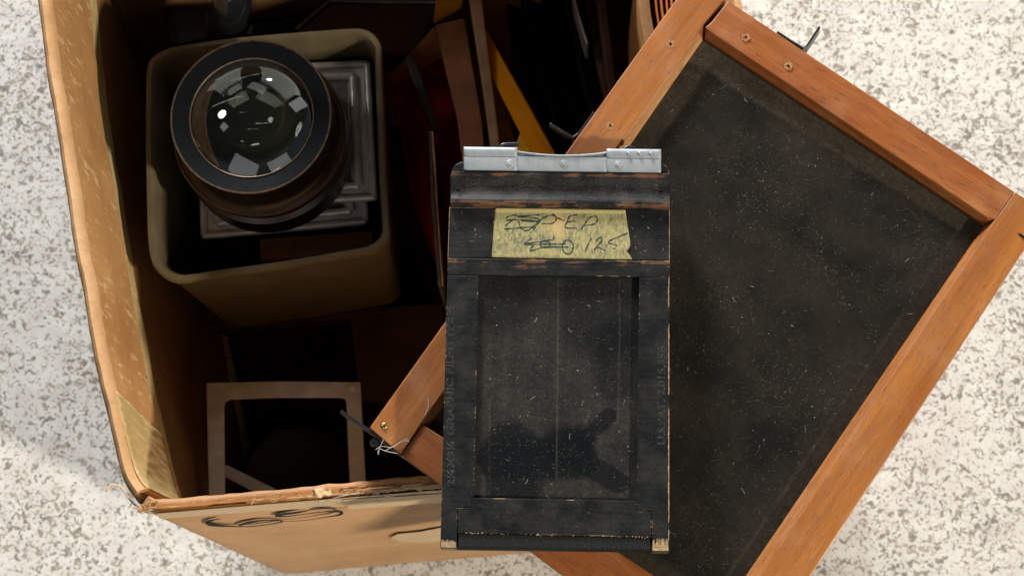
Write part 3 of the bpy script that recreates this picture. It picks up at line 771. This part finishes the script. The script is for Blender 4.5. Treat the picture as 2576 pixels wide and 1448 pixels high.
for q_ in range(7):
    xa = random.uniform(820, 1060); ln_ = random.uniform(40, 120); ya = 1236-(xa-820)*0.08+random.uniform(-6, 12)
    torn([(xa, ya), (xa+ln_/2, ya-ln_*.045+random.uniform(-2, 2)), (xa+ln_, ya-ln_*.09)], [(xa-4, ya+random.uniform(2, 5)), (xa+ln_/2, ya-ln_*.045+random.uniform(6, 13)), (xa+ln_+3, ya-ln_*.09+3)],
         ZR+.0028+.0003*q_, ZR+.0026+.0012*random.random(), M['paper'] if q_ % 3 else M['roll'], 30+q_, n=30, jag=6)
# frayed hairs and slivers along the rim
vs = []; fs = []
for _ in range(90):
    X = 1108-736*random.random()**1.8; Y = lerp(1262, 1196, (X-372)/736)+random.uniform(-2, 44)*(.45+.55*(X > 800)); p = P(X, Y, ZR+.0032)-lb
    a = random.uniform(-.15, .3) if random.random() < .93 else random.random()*6; L = random.uniform(.0006, .0030); z = p.z+random.random()*.001
    v_, f_ = strip([(p.x, p.y), (p.x+math.cos(a)*L/2, p.y+math.sin(a)*L/2+random.uniform(-.0002, .0002)), (p.x+math.cos(a)*L, p.y+math.sin(a)*L)], random.uniform(.00006, .00018), z)
    k0 = len(vs); vs += v_; fs += [[c_+k0 for c_ in ff] for ff in f_]
tag(mesh_obj('frayed_fibres', vs, fs, M['paper'], box), kind='stuff')
# curled paper at the corner
cv = smooth_path([(263, 1234), (268, 1226), (278, 1219), (292, 1217), (306, 1222), (318, 1238), (332, 1258), (352, 1277), (380, 1290)], 4); vs = []
for i, (X, Y) in enumerate(cv):
    f = i/(len(cv)-1); z0_ = ZR-.002; hgt = lerp(0.003, 0.009, sst(0, .6, f))
    vs.append(P(X, Y, z0_)-lb); vs.append(P(X+2*math.sin(i), Y, z0_-hgt)-lb+Vector((0.0006*nz(i*.7, 1), 0, 0))); 
o = mesh_obj('curled_paper', vs, [[2*i, 2*i+1, 2*i+3, 2*i+2] for i in range(len(cv)-1)], M['paper'], box, 60); sm = o.modifiers.new('solid', 'SOLIDIFY'); sm.thickness = 0.0006
for k_ in range(16):
    a = random.uniform(355, 395); b_ = random.uniform(1262, 1284); pts = [P(a, b_, ZR+.002)-lb]
    for q_ in range(4): a += random.uniform(-6, 6); b_ += random.uniform(-5, 5); pts.append(P(a, b_, ZR+.003+.001*random.random())-lb)
    tube('torn_paper', pts, 0.0005, M['roll'], box, 5, lambda f: 0.0006*(1-f)+.00015)
# front face: paper band, torn label, number
fo, fd = FO[4], (FO[-6]-FO[4]); fd.z = 0; fnrm = Vector((fd.y, -fd.x, 0)).normalized()
def on_front(X, Y, off=0.0006):
    return on_plane(X, Y, fo+fnrm*(off+0.0008), fnrm)-lb
def front_ribbon(pts, ws, mat, off, name):
    v_, f_ = strip(pts, ws); vs = [on_front(a[0], a[1], off) for a in v_]; return mesh_obj(name, vs, f_, mat, box)
def grid_front(top, bot, mat, off, name, n=80, m=3, jag=0.0):
    vs = []
    for i in range(n+1):
        f = i/n
        k_ = f*(len(top)-1); a = int(min(len(top)-2, k_)); T = Vector(top[a]).lerp(Vector(top[a+1]), k_-a)
        k_ = f*(len(bot)-1); a = int(min(len(bot)-2, k_)); B = Vector(bot[a]).lerp(Vector(bot[a+1]), k_-a)
        for j in range(m+1):
            p = T.lerp(B, j/m); vs.append(on_front(p.x, p.y+jag*fbm(i*.5, 2)*(j/m), off))
    fs = [[i*(m+1)+k_, i*(m+1)+k_+1, (i+1)*(m+1)+k_+1, (i+1)*(m+1)+k_] for i in range(n) for k_ in range(m)]
    return mesh_obj(name, vs, fs, mat, box)
grid_front([(392, 1291), (640, 1270), (1130, 1230)], [(402, 1304), (640, 1286), (1130, 1256)], M['paper'], 0.0003, 'paper_strip', jag=0.6)
grid_front([(860, 1256), (1130, 1240)], [(880, 1280), (1130, 1262)], M['paper'], 0.0006, 'paper_strip', jag=2)
grid_front([(985, 1350), (1000, 1342), (1060, 1336), (1130, 1322)], [(985, 1353), (1010, 1362), (1060, 1363), (1130, 1357)], M['paper'], 0.0004, 'paper_label', n=40, jag=1.5)
cr = lambda x, y: (148.4+.4032*x, 890.2+.4032*y)
six = [(1010, 1026), (965, 1033), (935, 1042), (925, 1050), (950, 1062), (1010, 1070), (1120, 1074), (1200, 1073), (1290, 1064), (1370, 1050), (1395, 1041), (1340, 1034), (1260, 1037), (1180, 1050), (1130, 1066), (1130, 1073)]
sw = [3, 6, 14, 20, 16, 9, 4, 4, 4, 5, 6, 5, 7, 11, 9, 4]
sp = smooth_path([(*cr(x, y), w_*.4032) for (x, y), w_ in zip(six, [1.25*a+.8 for a in sw])], 4)
front_ribbon([(a[0], a[1]) for a in sp], [a[2] for a in sp], M['pen'], 0.0006, 'number_mark')
five = [(1400, 1041), (1520, 1037), (1640, 1020), (1730, 1005), (1766, 990), (1735, 979), (1640, 983), (1520, 998), (1420, 1010), (1350, 1007), (1390, 998), (1480, 988), (1545, 976), (1590, 962), (1650, 957), (1705, 957)]
sw = [2, 2, 3, 7, 14, 9, 4, 3, 5, 9, 11, 8, 4, 3, 4, 3]
sp = smooth_path([(*cr(x, y), w_*.4032) for (x, y), w_ in zip(five, [1.25*a+.8 for a in sw])], 4)
front_ribbon([(a[0], a[1]) for a in sp], [a[2] for a in sp], M['pen'], 0.0007, 'number_mark')
# loose white threads on the rim
for pts in ([(800, 1262), (840, 1252), (880, 1243), (915, 1240)], [(930, 1236), (960, 1246), (1000, 1248), (1060, 1244)], [(935, 1240), (955, 1262), (960, 1272)], [(1030, 1243), (1050, 1240), (1070, 1241)]):
    tube('thread', [P(x, y, ZR+.003+.001*math.sin(i))-lb for i, (x, y) in enumerate(smooth_path(pts, 5))], 0.00013, M['lint'], box, 5)
# little hole in the flap
c_ = P(388, 961, ZR-.066)-lb
mesh_obj('puncture', [c_+Vector((0.0012, 0.0007*math.cos(k_), 0.0018*math.sin(k_))) for k_ in (0, .9, 1.8, 2.7, 3.6, 4.5, 5.4)], [list(range(7))], M['hole'], box)

# ================================================================== plastic tub
ZT = 0.252
M['tub'] = plain('yellowed_plastic', (0.115, 0.090, 0.047), 0.45, 0.4, var=0.2, scale=90)
tubpx = [(375, 200), (380, 165), (395, 145), (425, 129), (470, 119), (600, 101), (750, 88), (880, 79), (910, 81), (930, 91), (944, 108), (950, 128), (953, 220), (956, 300), (962, 450), (970, 570), (968, 592), (955, 610), (930, 625), (880, 634),
         (700, 664), (560, 683), (470, 696), (440, 694), (415, 683), (397, 665), (386, 640), (379, 590), (376, 480), (374, 340)]
tw = [P(x, y, ZT) for x, y in smooth_path(tubpx+[tubpx[0]], 3)[:-1]]
cen = sum(tw, Vector())/len(tw)
tub = root_at('plastic_tub', (cen.x, cen.y, 0.13), 'yellowed square plastic tub holding the large lens inside the box', 'tub')
def ring_at(k_, z): return [Vector((lerp(cen.x, p.x, k_), lerp(cen.y, p.y, k_), z)) for p in tw]
T_ = rel(tub, [])
loops = [ring_at(1.03, ZT-.006), ring_at(1.03, ZT-.0015), ring_at(1.02, ZT), ring_at(0.985, ZT), ring_at(0.97, ZT-.0015), ring_at(0.965, ZT-.006), ring_at(0.88, 0.135)]
loops = [ring_at(0.92, 0.13), ring_at(1.0, ZT-.008)]+loops
n = len(tw); vs = [p-Vector(tub.location) for l in loops for p in l]; fs = []
for k_ in range(len(loops)-1):
    for i in range(n): j = (i+1) % n; fs.append([k_*n+i, k_*n+j, (k_+1)*n+j, (k_+1)*n+i])
fs.append(list(range(n))); fs.append([(len(loops)-1)*n+i for i in range(n)])
mesh_obj('tub_wall', vs, fs, M['tub'], tub, 40)

# ================================================================== big lens
ZL = 0.285
cl = P(631, 291.5, ZL); RL = (P(834, 292, ZL)-P(428, 292, ZL)).length/2
ln = root_at('condenser_lens', (cl.x, cl.y, 0.235), 'large glass lens in a black metal barrel standing in the plastic tub', 'lens')
h0 = ZL-0.235
t = NT('black_anodised', 0.55, 0.06, 0.0); t.color(t.mix(t.ramp(t.noise(900, 3), .62, .75), (0.0045, 0.0055, 0.006), (0.02, 0.02, 0.02))); M['anod'] = t.m
M['bronze'] = plain('worn_bronze_edge', (0.13, 0.085, 0.055), 0.4, 0.5, 0.7, 0.5, 700)
M['barrel'] = plain('dark_brown_barrel', (0.011, 0.007, 0.005), 0.33, 0.6, 0.5, 0.5, 200)
ri = RL*0.767
lathe('retaining_ring', [(ri, h0-.0045), (ri, h0-.0022), (ri+.0003, h0-.0018), (RL-.0009, h0-.0002), (RL-.0007, h0-.0022)], M['anod'], ln, 128)
lathe('barrel_edge', [(RL-.0009, h0-.0006), (RL-.0008, h0+.0001), (RL-.0001, h0+.0001), (RL, h0-.0004)], M['bronze'], ln, 128)
lathe('inner_edge', [(ri-.0002, h0-.0030), (ri-.0002, h0-.0017), (ri+.0002, h0-.0015)], M['bronze'], ln, 128)
lathe('barrel', [(RL, h0-.0004), (RL, h0-.012), (RL-.0008, h0-.013), (RL-.0008, h0-.017), (RL+.0006, h0-.020), (RL+.0026, h0-.0212), (RL+.003, h0-.0225), (RL+.003, h0-.0265), (RL+.001, h0-.0275), (RL+.001, h0-.034), (RL+.0032, h0-.0352), (RL+.0032, 0.0005), (RL, 0), (ri+.001, 0.0), (ri+.001, h0-.0045), (RL-.001, h0-.0024)], M['barrel'], ln, 128)
lathe('flange_edge', [(RL+.0027, h0-.0208), (RL+.0033, h0-.0222), (RL+.0033, h0-.0232), (RL+.0028, h0-.0232)], M['bronze'], ln, 128)
t = NT('barrel_inside', 0.5, 0.4); t.color((0.05, 0.055, 0.038)); M['binside'] = t.m
lathe('baffle', [(ri+.0008, h0-.004), (ri-.0005, h0-.030), (ri*.86, h0-.040), (0.0, h0-.0455)], M['binside'], ln, 96)
g_ = bpy.data.materials.new('lens_glass'); g_.use_nodes = True; b_ = g_.node_tree.nodes['Principled BSDF']
b_.inputs['Transmission Weight'].default_value = 1; b_.inputs['Roughness'].default_value = 0.0; b_.inputs['IOR'].default_value = 1.60; b_.inputs['Base Color'].default_value = (0.93, 0.95, 0.86, 1)
def cap_prof(R, r, z, sign, n=26): return [(r*i/n, z+sign*(math.sqrt(R*R-(r*i/n)**2)-math.sqrt(R*R-r*r))) for i in range(n+1)]
rg = ri-.0003
top_ = cap_prof(0.047, rg, h0-.0022, 1); bot_ = cap_prof(0.060, rg, h0-.0045, -1)
lathe('glass', top_+bot_[::-1], g_, ln, 128, smooth=30)
top_ = cap_prof(0.060, rg-.003, h0-.018, 1); bot_ = cap_prof(0.045, rg-.003, h0-.020, -1)
lathe('glass', top_+bot_[::-1], g_, ln, 96, smooth=30)

# ================================================================== stamped metal trays in the tub
t = NT('dull_pressed_steel', 0.38, 0.5, 0.35); g1 = t.noise(160, 4); t.color(t.mix(t.ramp(g1, .35, .7), (0.62, 0.56, 0.51), (0.42, 0.38, 0.35))); t.rough(t.ramp(t.noise(400, 3), .3, .7, .28, .5)); M['steel'] = t.m
M['steel_dark'] = plain('dark_or_shaded_steel', (0.16, 0.145, 0.13), 0.45, 0.5, 0.6, 0.3, 200)
def tray(px, z, label, group, inset=0.10, rib=0.0016):
    q = [P(x, y, z) for x, y in px]; c = sum(q, Vector())/4
    r = root_at('metal_tray', (c.x, c.y, z-.004), label, 'metal tray', group)
    def ins(k_, dz_): return [Vector((lerp(c.x, p.x, k_), lerp(c.y, p.y, k_), z+dz_))-Vector(r.location) for p in q]
    o = layers('plate', [ins(1, -.001), ins(1.005, -.002), ins(.98, -.0035)], [M['steel']], r); bevel(o, .0006, 2)
    for k_ in (0.975, 0.80):
        e = ins(k_, -.0002 if k_ > .9 else 0.0)
        for a in range(4):
            p1, p2 = e[a], e[(a+1) % 4]; tube('rib', [p1.lerp(p2, s_) for s_ in (0, .02, .5, .98, 1)], rib*(1 if k_ > .9 else 1.3), M['steel'], r, 10)
    o = layers('recess', [ins(.72, -.0004), ins(.72, -.0012)], [M['steel_dark']], r)  # sheet of darker steel; the shade of the recess is in its colour
    return r
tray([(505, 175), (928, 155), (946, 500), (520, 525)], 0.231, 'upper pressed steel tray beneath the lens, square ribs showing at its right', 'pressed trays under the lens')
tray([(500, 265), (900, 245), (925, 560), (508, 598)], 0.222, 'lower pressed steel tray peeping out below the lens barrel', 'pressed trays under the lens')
M['carton'] = plain('old_carton', (0.30, 0.17, 0.08), 0.7, 0.3, var=0.25, scale=120)
def slab(name, px, z, th, mat, label, cat, group=None, bv=0.0006, tilt=None):
    q = [P(x, y, z+(tilt[i] if tilt else 0)) for i, (x, y) in enumerate(px)]; c = sum(q, Vector())/len(q)
    pts = [p-Vector((c.x, c.y, c.z-th)) for p in q]
    o = layers(name, [pts, dz(pts, -th)], [mat]); o.location = (c.x, c.y, c.z-th); bevel(o, bv, 2)
    tag(o, label, cat, group); return o
slab('carton', [(652, 600), (935, 580), (940, 632), (655, 655)], 0.210, 0.02, M['carton'], 'small tan carton at the bottom right inside the tub', 'carton')
M['orange'] = plain('orange_card', (0.40, 0.13, 0.03), 0.6, 0.4, var=0.3)
slab('paper_packet', [(405, 362), (450, 366), (450, 392), (404, 390)], 0.20, 0.012, M['orange'], 'small orange packet at the left inside the tub', 'packet')
slab('paper_packet', [(412, 398), (452, 402), (450, 430), (410, 428)], 0.19, 0.012, M['carton'], 'small tan packet at the left inside the tub, below the orange one', 'packet')
M['darkred'] = plain('dark_red', (0.16, 0.016, 0.008), 0.6, 0.4, var=0.4)
slab('red_case', [(400, 480), (520, 470), (640, 640), (430, 670)], 0.165, 0.02, M['darkred'], 'dark red case lying deep in the lower left of the tub', 'case')

# ================================================================== other contents of the box
M['black'] = plain('black_leatherette', (0.010, 0.010, 0.010), 0.5, 0.5, var=0.4, scale=400)
M['gloss'] = plain('gloss_black', (0.008, 0.009, 0.010), 0.16, 0.6, var=0.3, scale=60)
M['dbrown'] = plain('dark_brown_board', (0.060, 0.023, 0.011), 0.6, 0.4, var=0.3, scale=60)
M['tan'] = plain('tan_board', (0.25, 0.155, 0.078), 0.65, 0.35, var=0.3, scale=70)
M['brown'] = plain('brown_wood', (0.22, 0.085, 0.032), 0.55, 0.4, var=0.35, scale=70)
M['yellow'] = plain('yellow_card', (0.60, 0.225, 0.003), 0.7, 0.08, var=0.12, scale=50)
M['mustard'] = plain('mustard_card', (0.20, 0.085, 0.012), 0.7, 0.1)
M['lit_yellow'] = plain('lit_patch_yellow', (0.62, 0.33, 0.015), 0.7, 0.1, var=0.1)
M['red'] = plain('red_velvet', (0.17, 0.005, 0.003), 0.85, 0.2, var=0.3, scale=300)
M['greym'] = plain('grey_metal', (0.35, 0.33, 0.31), 0.5, 0.5, 0.5, 0.2, 100)
M['copper'] = plain('copper_edge', (0.42, 0.22, 0.12), 0.35, 0.5, 0.8, 0.3, 300)
# glossy black tube
tb = root_at('black_tube', tuple(P(572, 20, 0.215)), 'glossy black curved tube behind the plastic tub', 'tube')
pts = [P(x, y, z)-Vector(tb.location) for x, y, z in smooth_path([(596, -90, .262), (588, -30, .262), (580, 20, .255), (570, 70, .235), (556, 130, .200)], 5)]
tube('tube_body', pts, 0.0085, M['gloss'], tb, 28)
# black camera-like case left of it
bx_ = slab('black_case', [(395, -60), (545, -80), (550, 95), (420, 120)], 0.185, 0.05, M['black'], 'black leatherette case in the box corner behind the tub', 'case', bv=0.006)
slab('black_case', [(620, -80), (830, -80), (740, 80), (600, 95)], 0.17, 0.05, M['gloss'], 'black case between the glossy tube and the brown case', 'case', bv=0.006)
bc = slab('brown_case', [(828, 2), (1108, 5), (1050, 150), (735, 85)], 0.195, 0.03, M['dbrown'], 'dark brown case with a metal edge behind the tub', 'case', bv=0.002)
e = tube('metal_edging', [P(x, y, .196)-Vector(bc.location) for x, y in ((745, 76), (828, 2), (1108, 6))], 0.0011, M['steel_dark'], bc, 8)
# red lined plate holder
ph = root_at('plate_holder', tuple(P(1120, 300, 0.20)), 'brown wooden plate holder lined with red, standing right of the tub', 'plate holder')
def pslab(root, name, px, zs, th, mat, bv=0.0006):
    pts = [P(x, y, z)-Vector(root.location) for (x, y), z in zip(px, zs)]
    o = layers(name, [pts, dz(pts, -th)], [mat], root); bevel(o, bv, 2); return o
pslab(ph, 'lining', [(985, 195), (1130, 118), (1195, 480), (1195, 720), (1120, 720), (1040, 520)], [.168, .180, .205, .19, .19, .16], .004, M['red'])
pslab(ph, 'side', [(1095, 62), (1168, 45), (1212, 300), (1232, 520), (1240, 720), (1185, 720), (1172, 480), (1150, 300)], [.215]*8, .010, M['brown'])
pslab(ph, 'side', [(980, 190), (1092, 66), (1130, 120), (985, 200)], [.19, .214, .20, .18], .008, M['brown'])
pslab(ph, 'strap', [(1020, 148), (1036, 130), (1060, 190), (1100, 320), (1088, 330), (1050, 240)], [.21]*6, .004, M['black'])
tb2 = slab('tan_board', [(1172, -70), (1206, -70), (1212, 0), (1236, 190), (1258, 372), (1262, 560), (1244, 560), (1234, 372), (1210, 190), (1180, 0)], 0.238, 0.10, M['tan'], 'tan wooden board standing on edge between the red lined holder and the yellow card', 'board', bv=0.0008)
slab('orange_card', [(1105, -80), (1180, -80), (1160, 20), (1090, 60)], 0.20, 0.002, M['yellow'], 'orange card at the top, left of the tan board', 'card', bv=.0003)
slab('yellow_card', [(1213, 60), (1226, 80), (1330, 262), (1460, 500), (1395, 500), (1228, 175)], 0.262, 0.0025, M['yellow'], 'thick orange yellow card leaning beside the tan board behind the film holder', 'card', tilt=[-.035, -.033, -.022, -.004, -.012, -.03], bv=.0003)
slab('yellow_card', [(1216, 150), (1262, 250), (1310, 400), (1310, 520), (1262, 520), (1240, 340)], 0.215, 0.0025, M['mustard'], 'dull brown card under the left of the orange yellow card', 'card', bv=.0003)
slab('yellow_card', [(1309, 333), (1372, 460), (1292, 460), (1286, 392)], 0.274, 0.002, M['lit_yellow'], 'added card painted as a lit yellow patch just above the left half of the aluminium clip', 'card', bv=.0003)  # added piece; its brighter colour stands for light falling on the card
# thin plate with a copper edge
cp = root_at('metal_plate', tuple(P(1100, 520, 0.225)), 'thin dark metal plate with a bright copper edge, standing beside the tub', 'metal plate')
pslab(cp, 'plate', [(1078, 330), (1086, 332), (1092, 500), (1112, 720), (1102, 720), (1084, 500)], [.225]*6, .08, M['steel_dark'], .0003)
tube('plate_edge', [P(x, y, .2262)-Vector(cp.location) for x, y in smooth_path([(1087, 332), (1093, 420), (1100, 540), (1115, 720)], 4)], .0006, M['copper'], cp, 8)
# black bellows and dark sheets to the right
bl = root_at('bellows', tuple(P(1480, 150, 0.22)), 'black folding bellows standing in the right half of the box', 'bellows')
for k_, (xa, xb, xc, z, mt) in enumerate([(1240, 1290, 1400, .19, 'black'), (1275, 1330, 1450, .20, 'black'), (1330, 1385, 1500, .21, 'gloss'), (1390, 1440, 1545, .22, 'black')]):
    pth_ = smooth_path([(xa, -120), (xb, 60), (xb+30, 200), (xc, 420)], 4)
    pts = [P(x, y, z) for x, y in pth_]; v = []
    for i, p in enumerate(pts):
        v.append(p-Vector(bl.location)); v.append(p+Vector((0.010, 0, -.012))-Vector(bl.location)); v.append(p+Vector((0, 0, -.10))-Vector(bl.location))
    o = mesh_obj('fold', v, [f_ for i in range(len(pts)-1) for f_ in ([3*i, 3*i+1, 3*i+4, 3*i+3], [3*i, 3*i+3, 3*i+5, 3*i+2])], M[mt], bl, 50)
    sm = o.modifiers.new('solid', 'SOLIDIFY'); sm.thickness = .0012
def sheet(root, name, px, z, depth, th, mat):
    pts = [P(x, y, z) for x, y in smooth_path(px, 4)]; l = Vector(root.location); v = []
    for p in pts: v.append(p-l); v.append(p+Vector((0, 0, -depth))-l)
    o = mesh_obj(name, v, [[2*i, 2*i+1, 2*i+3, 2*i+2] for i in range(len(pts)-1)], mat, root, 50)
    sm = o.modifiers.new('solid', 'SOLIDIFY'); sm.thickness = th; sm.offset = 0; bevel(o, .0003, 2); return o
dk = root_at('dark_folder', tuple(P(1520, 150, 0.22)), 'dark brown folder with pale grey strips standing left of the accordion file', 'folder')
sheet(dk, 'cover', [(1500, -100), (1520, 60), (1545, 250), (1600, 480)], .235, .12, .004, M['dbrown'])
sheet(dk, 'cover', [(1462, -100), (1490, 60), (1530, 250), (1580, 420)], .22, .12, .003, M['dbrown'])
sheet(dk, 'grey_strip', [(1440, -80), (1446, 0), (1462, 60), (1478, 110)], .235, .02, .0012, M['greym'])  # narrow pale grey strips beside the covers
sheet(dk, 'grey_strip', [(1556, 330), (1570, 400), (1576, 480)], .25, .02, .003, M['greym'])
af = root_at('accordion_file', tuple(P(1650, 50, 0.30)), 'tan accordion file with orange brown pleats beside the right box wall', 'file')
M['pleat'] = plain('orange_brown_pleat', (0.50, 0.15, 0.015), 0.6, 0.4, var=0.25, scale=80)
M['fileboard'] = cardboard('file_board', (0.29, 0.145, 0.046), (0.33, 0.17, 0.06))
sheet(af, 'cover', [(1618, -120), (1620, 0), (1633, 90), (1668, 260), (1730, 430)], .318, .13, .0045, M['fileboard'])
for k_, X in enumerate((1650, 1664, 1677, 1690, 1712, 1735, 1760)):
    sheet(af, 'pleat', [(X-2, -120), (X, 0), (X+10, 70), (X+30, 160), (X+60, 300)], .316+.001*(k_ % 2), .12, .0009, M['pleat'])
# pale metal frame in the lower left
M['paleframe'] = plain('pale_grey_metal', (0.58, 0.57, 0.55), 0.55, 0.4, 0.0, 0.15, 120)
zf = 0.175
mf = root_at('film_hanger', tuple(P(715, 1100, zf)), 'pale grey metal frame with rounded opening, low in the front left of the box', 'film hanger')
outer = [(519, 962), (700, 958), (906, 960), (912, 1080), (921, 1230), (926, 1330), (880, 1330), (880, 1230), (874, 1090), (871, 1012), (868, 1003), (858, 999), (700, 999), (580, 1003), (568, 1008), (563, 1020), (564, 1150), (566, 1330), (526, 1330), (522, 1150)]
pslab(mf, 'frame_plate', outer, [zf+0.03*(y-960)/370-.01 for x, y in outer], .0022, M['paleframe'], .0005)
c_ = P(885, 977, zf)-Vector(mf.location)
lathe('rivet', [(0, .0006), (.0012, .0005), (.0018, 0)], M['paleframe'], mf, 20, tuple(c_))
slab('metal_strip', [(560, 1166), (578, 1172), (760, 1262), (740, 1290), (560, 1196)], 0.155, .002, M['paleframe'], 'pale metal strip running aslant beneath the pale grey frame', 'metal strip')
slab('wooden_tray', [(540, 800), (1115, 762), (1118, 1010), (905, 1010), (880, 800), (540, 830)], 0.10, .012, M['dbrown'], 'dark reddish wooden tray deep in the box below the tub', 'tray')
c_ = P(750, 1200, .06)
o = lathe('lens_cap', [(0, 0), (.024, 0), (.027, .002), (.029, 0), (.029, -.01)], M['black'], None, 48, (0, 0, 0)); o.location = c_; tag(o, 'black round cap on the box floor seen through the pale metal frame', 'lens cap')
SC.cycles.sample_clamp_indirect = 4
SC.cycles.caustics_reflective = False; SC.cycles.caustics_refractive = True; SC.cycles.blur_glossy = 1.0
SC.cycles.max_bounces = 14; SC.cycles.transmission_bounces = 10
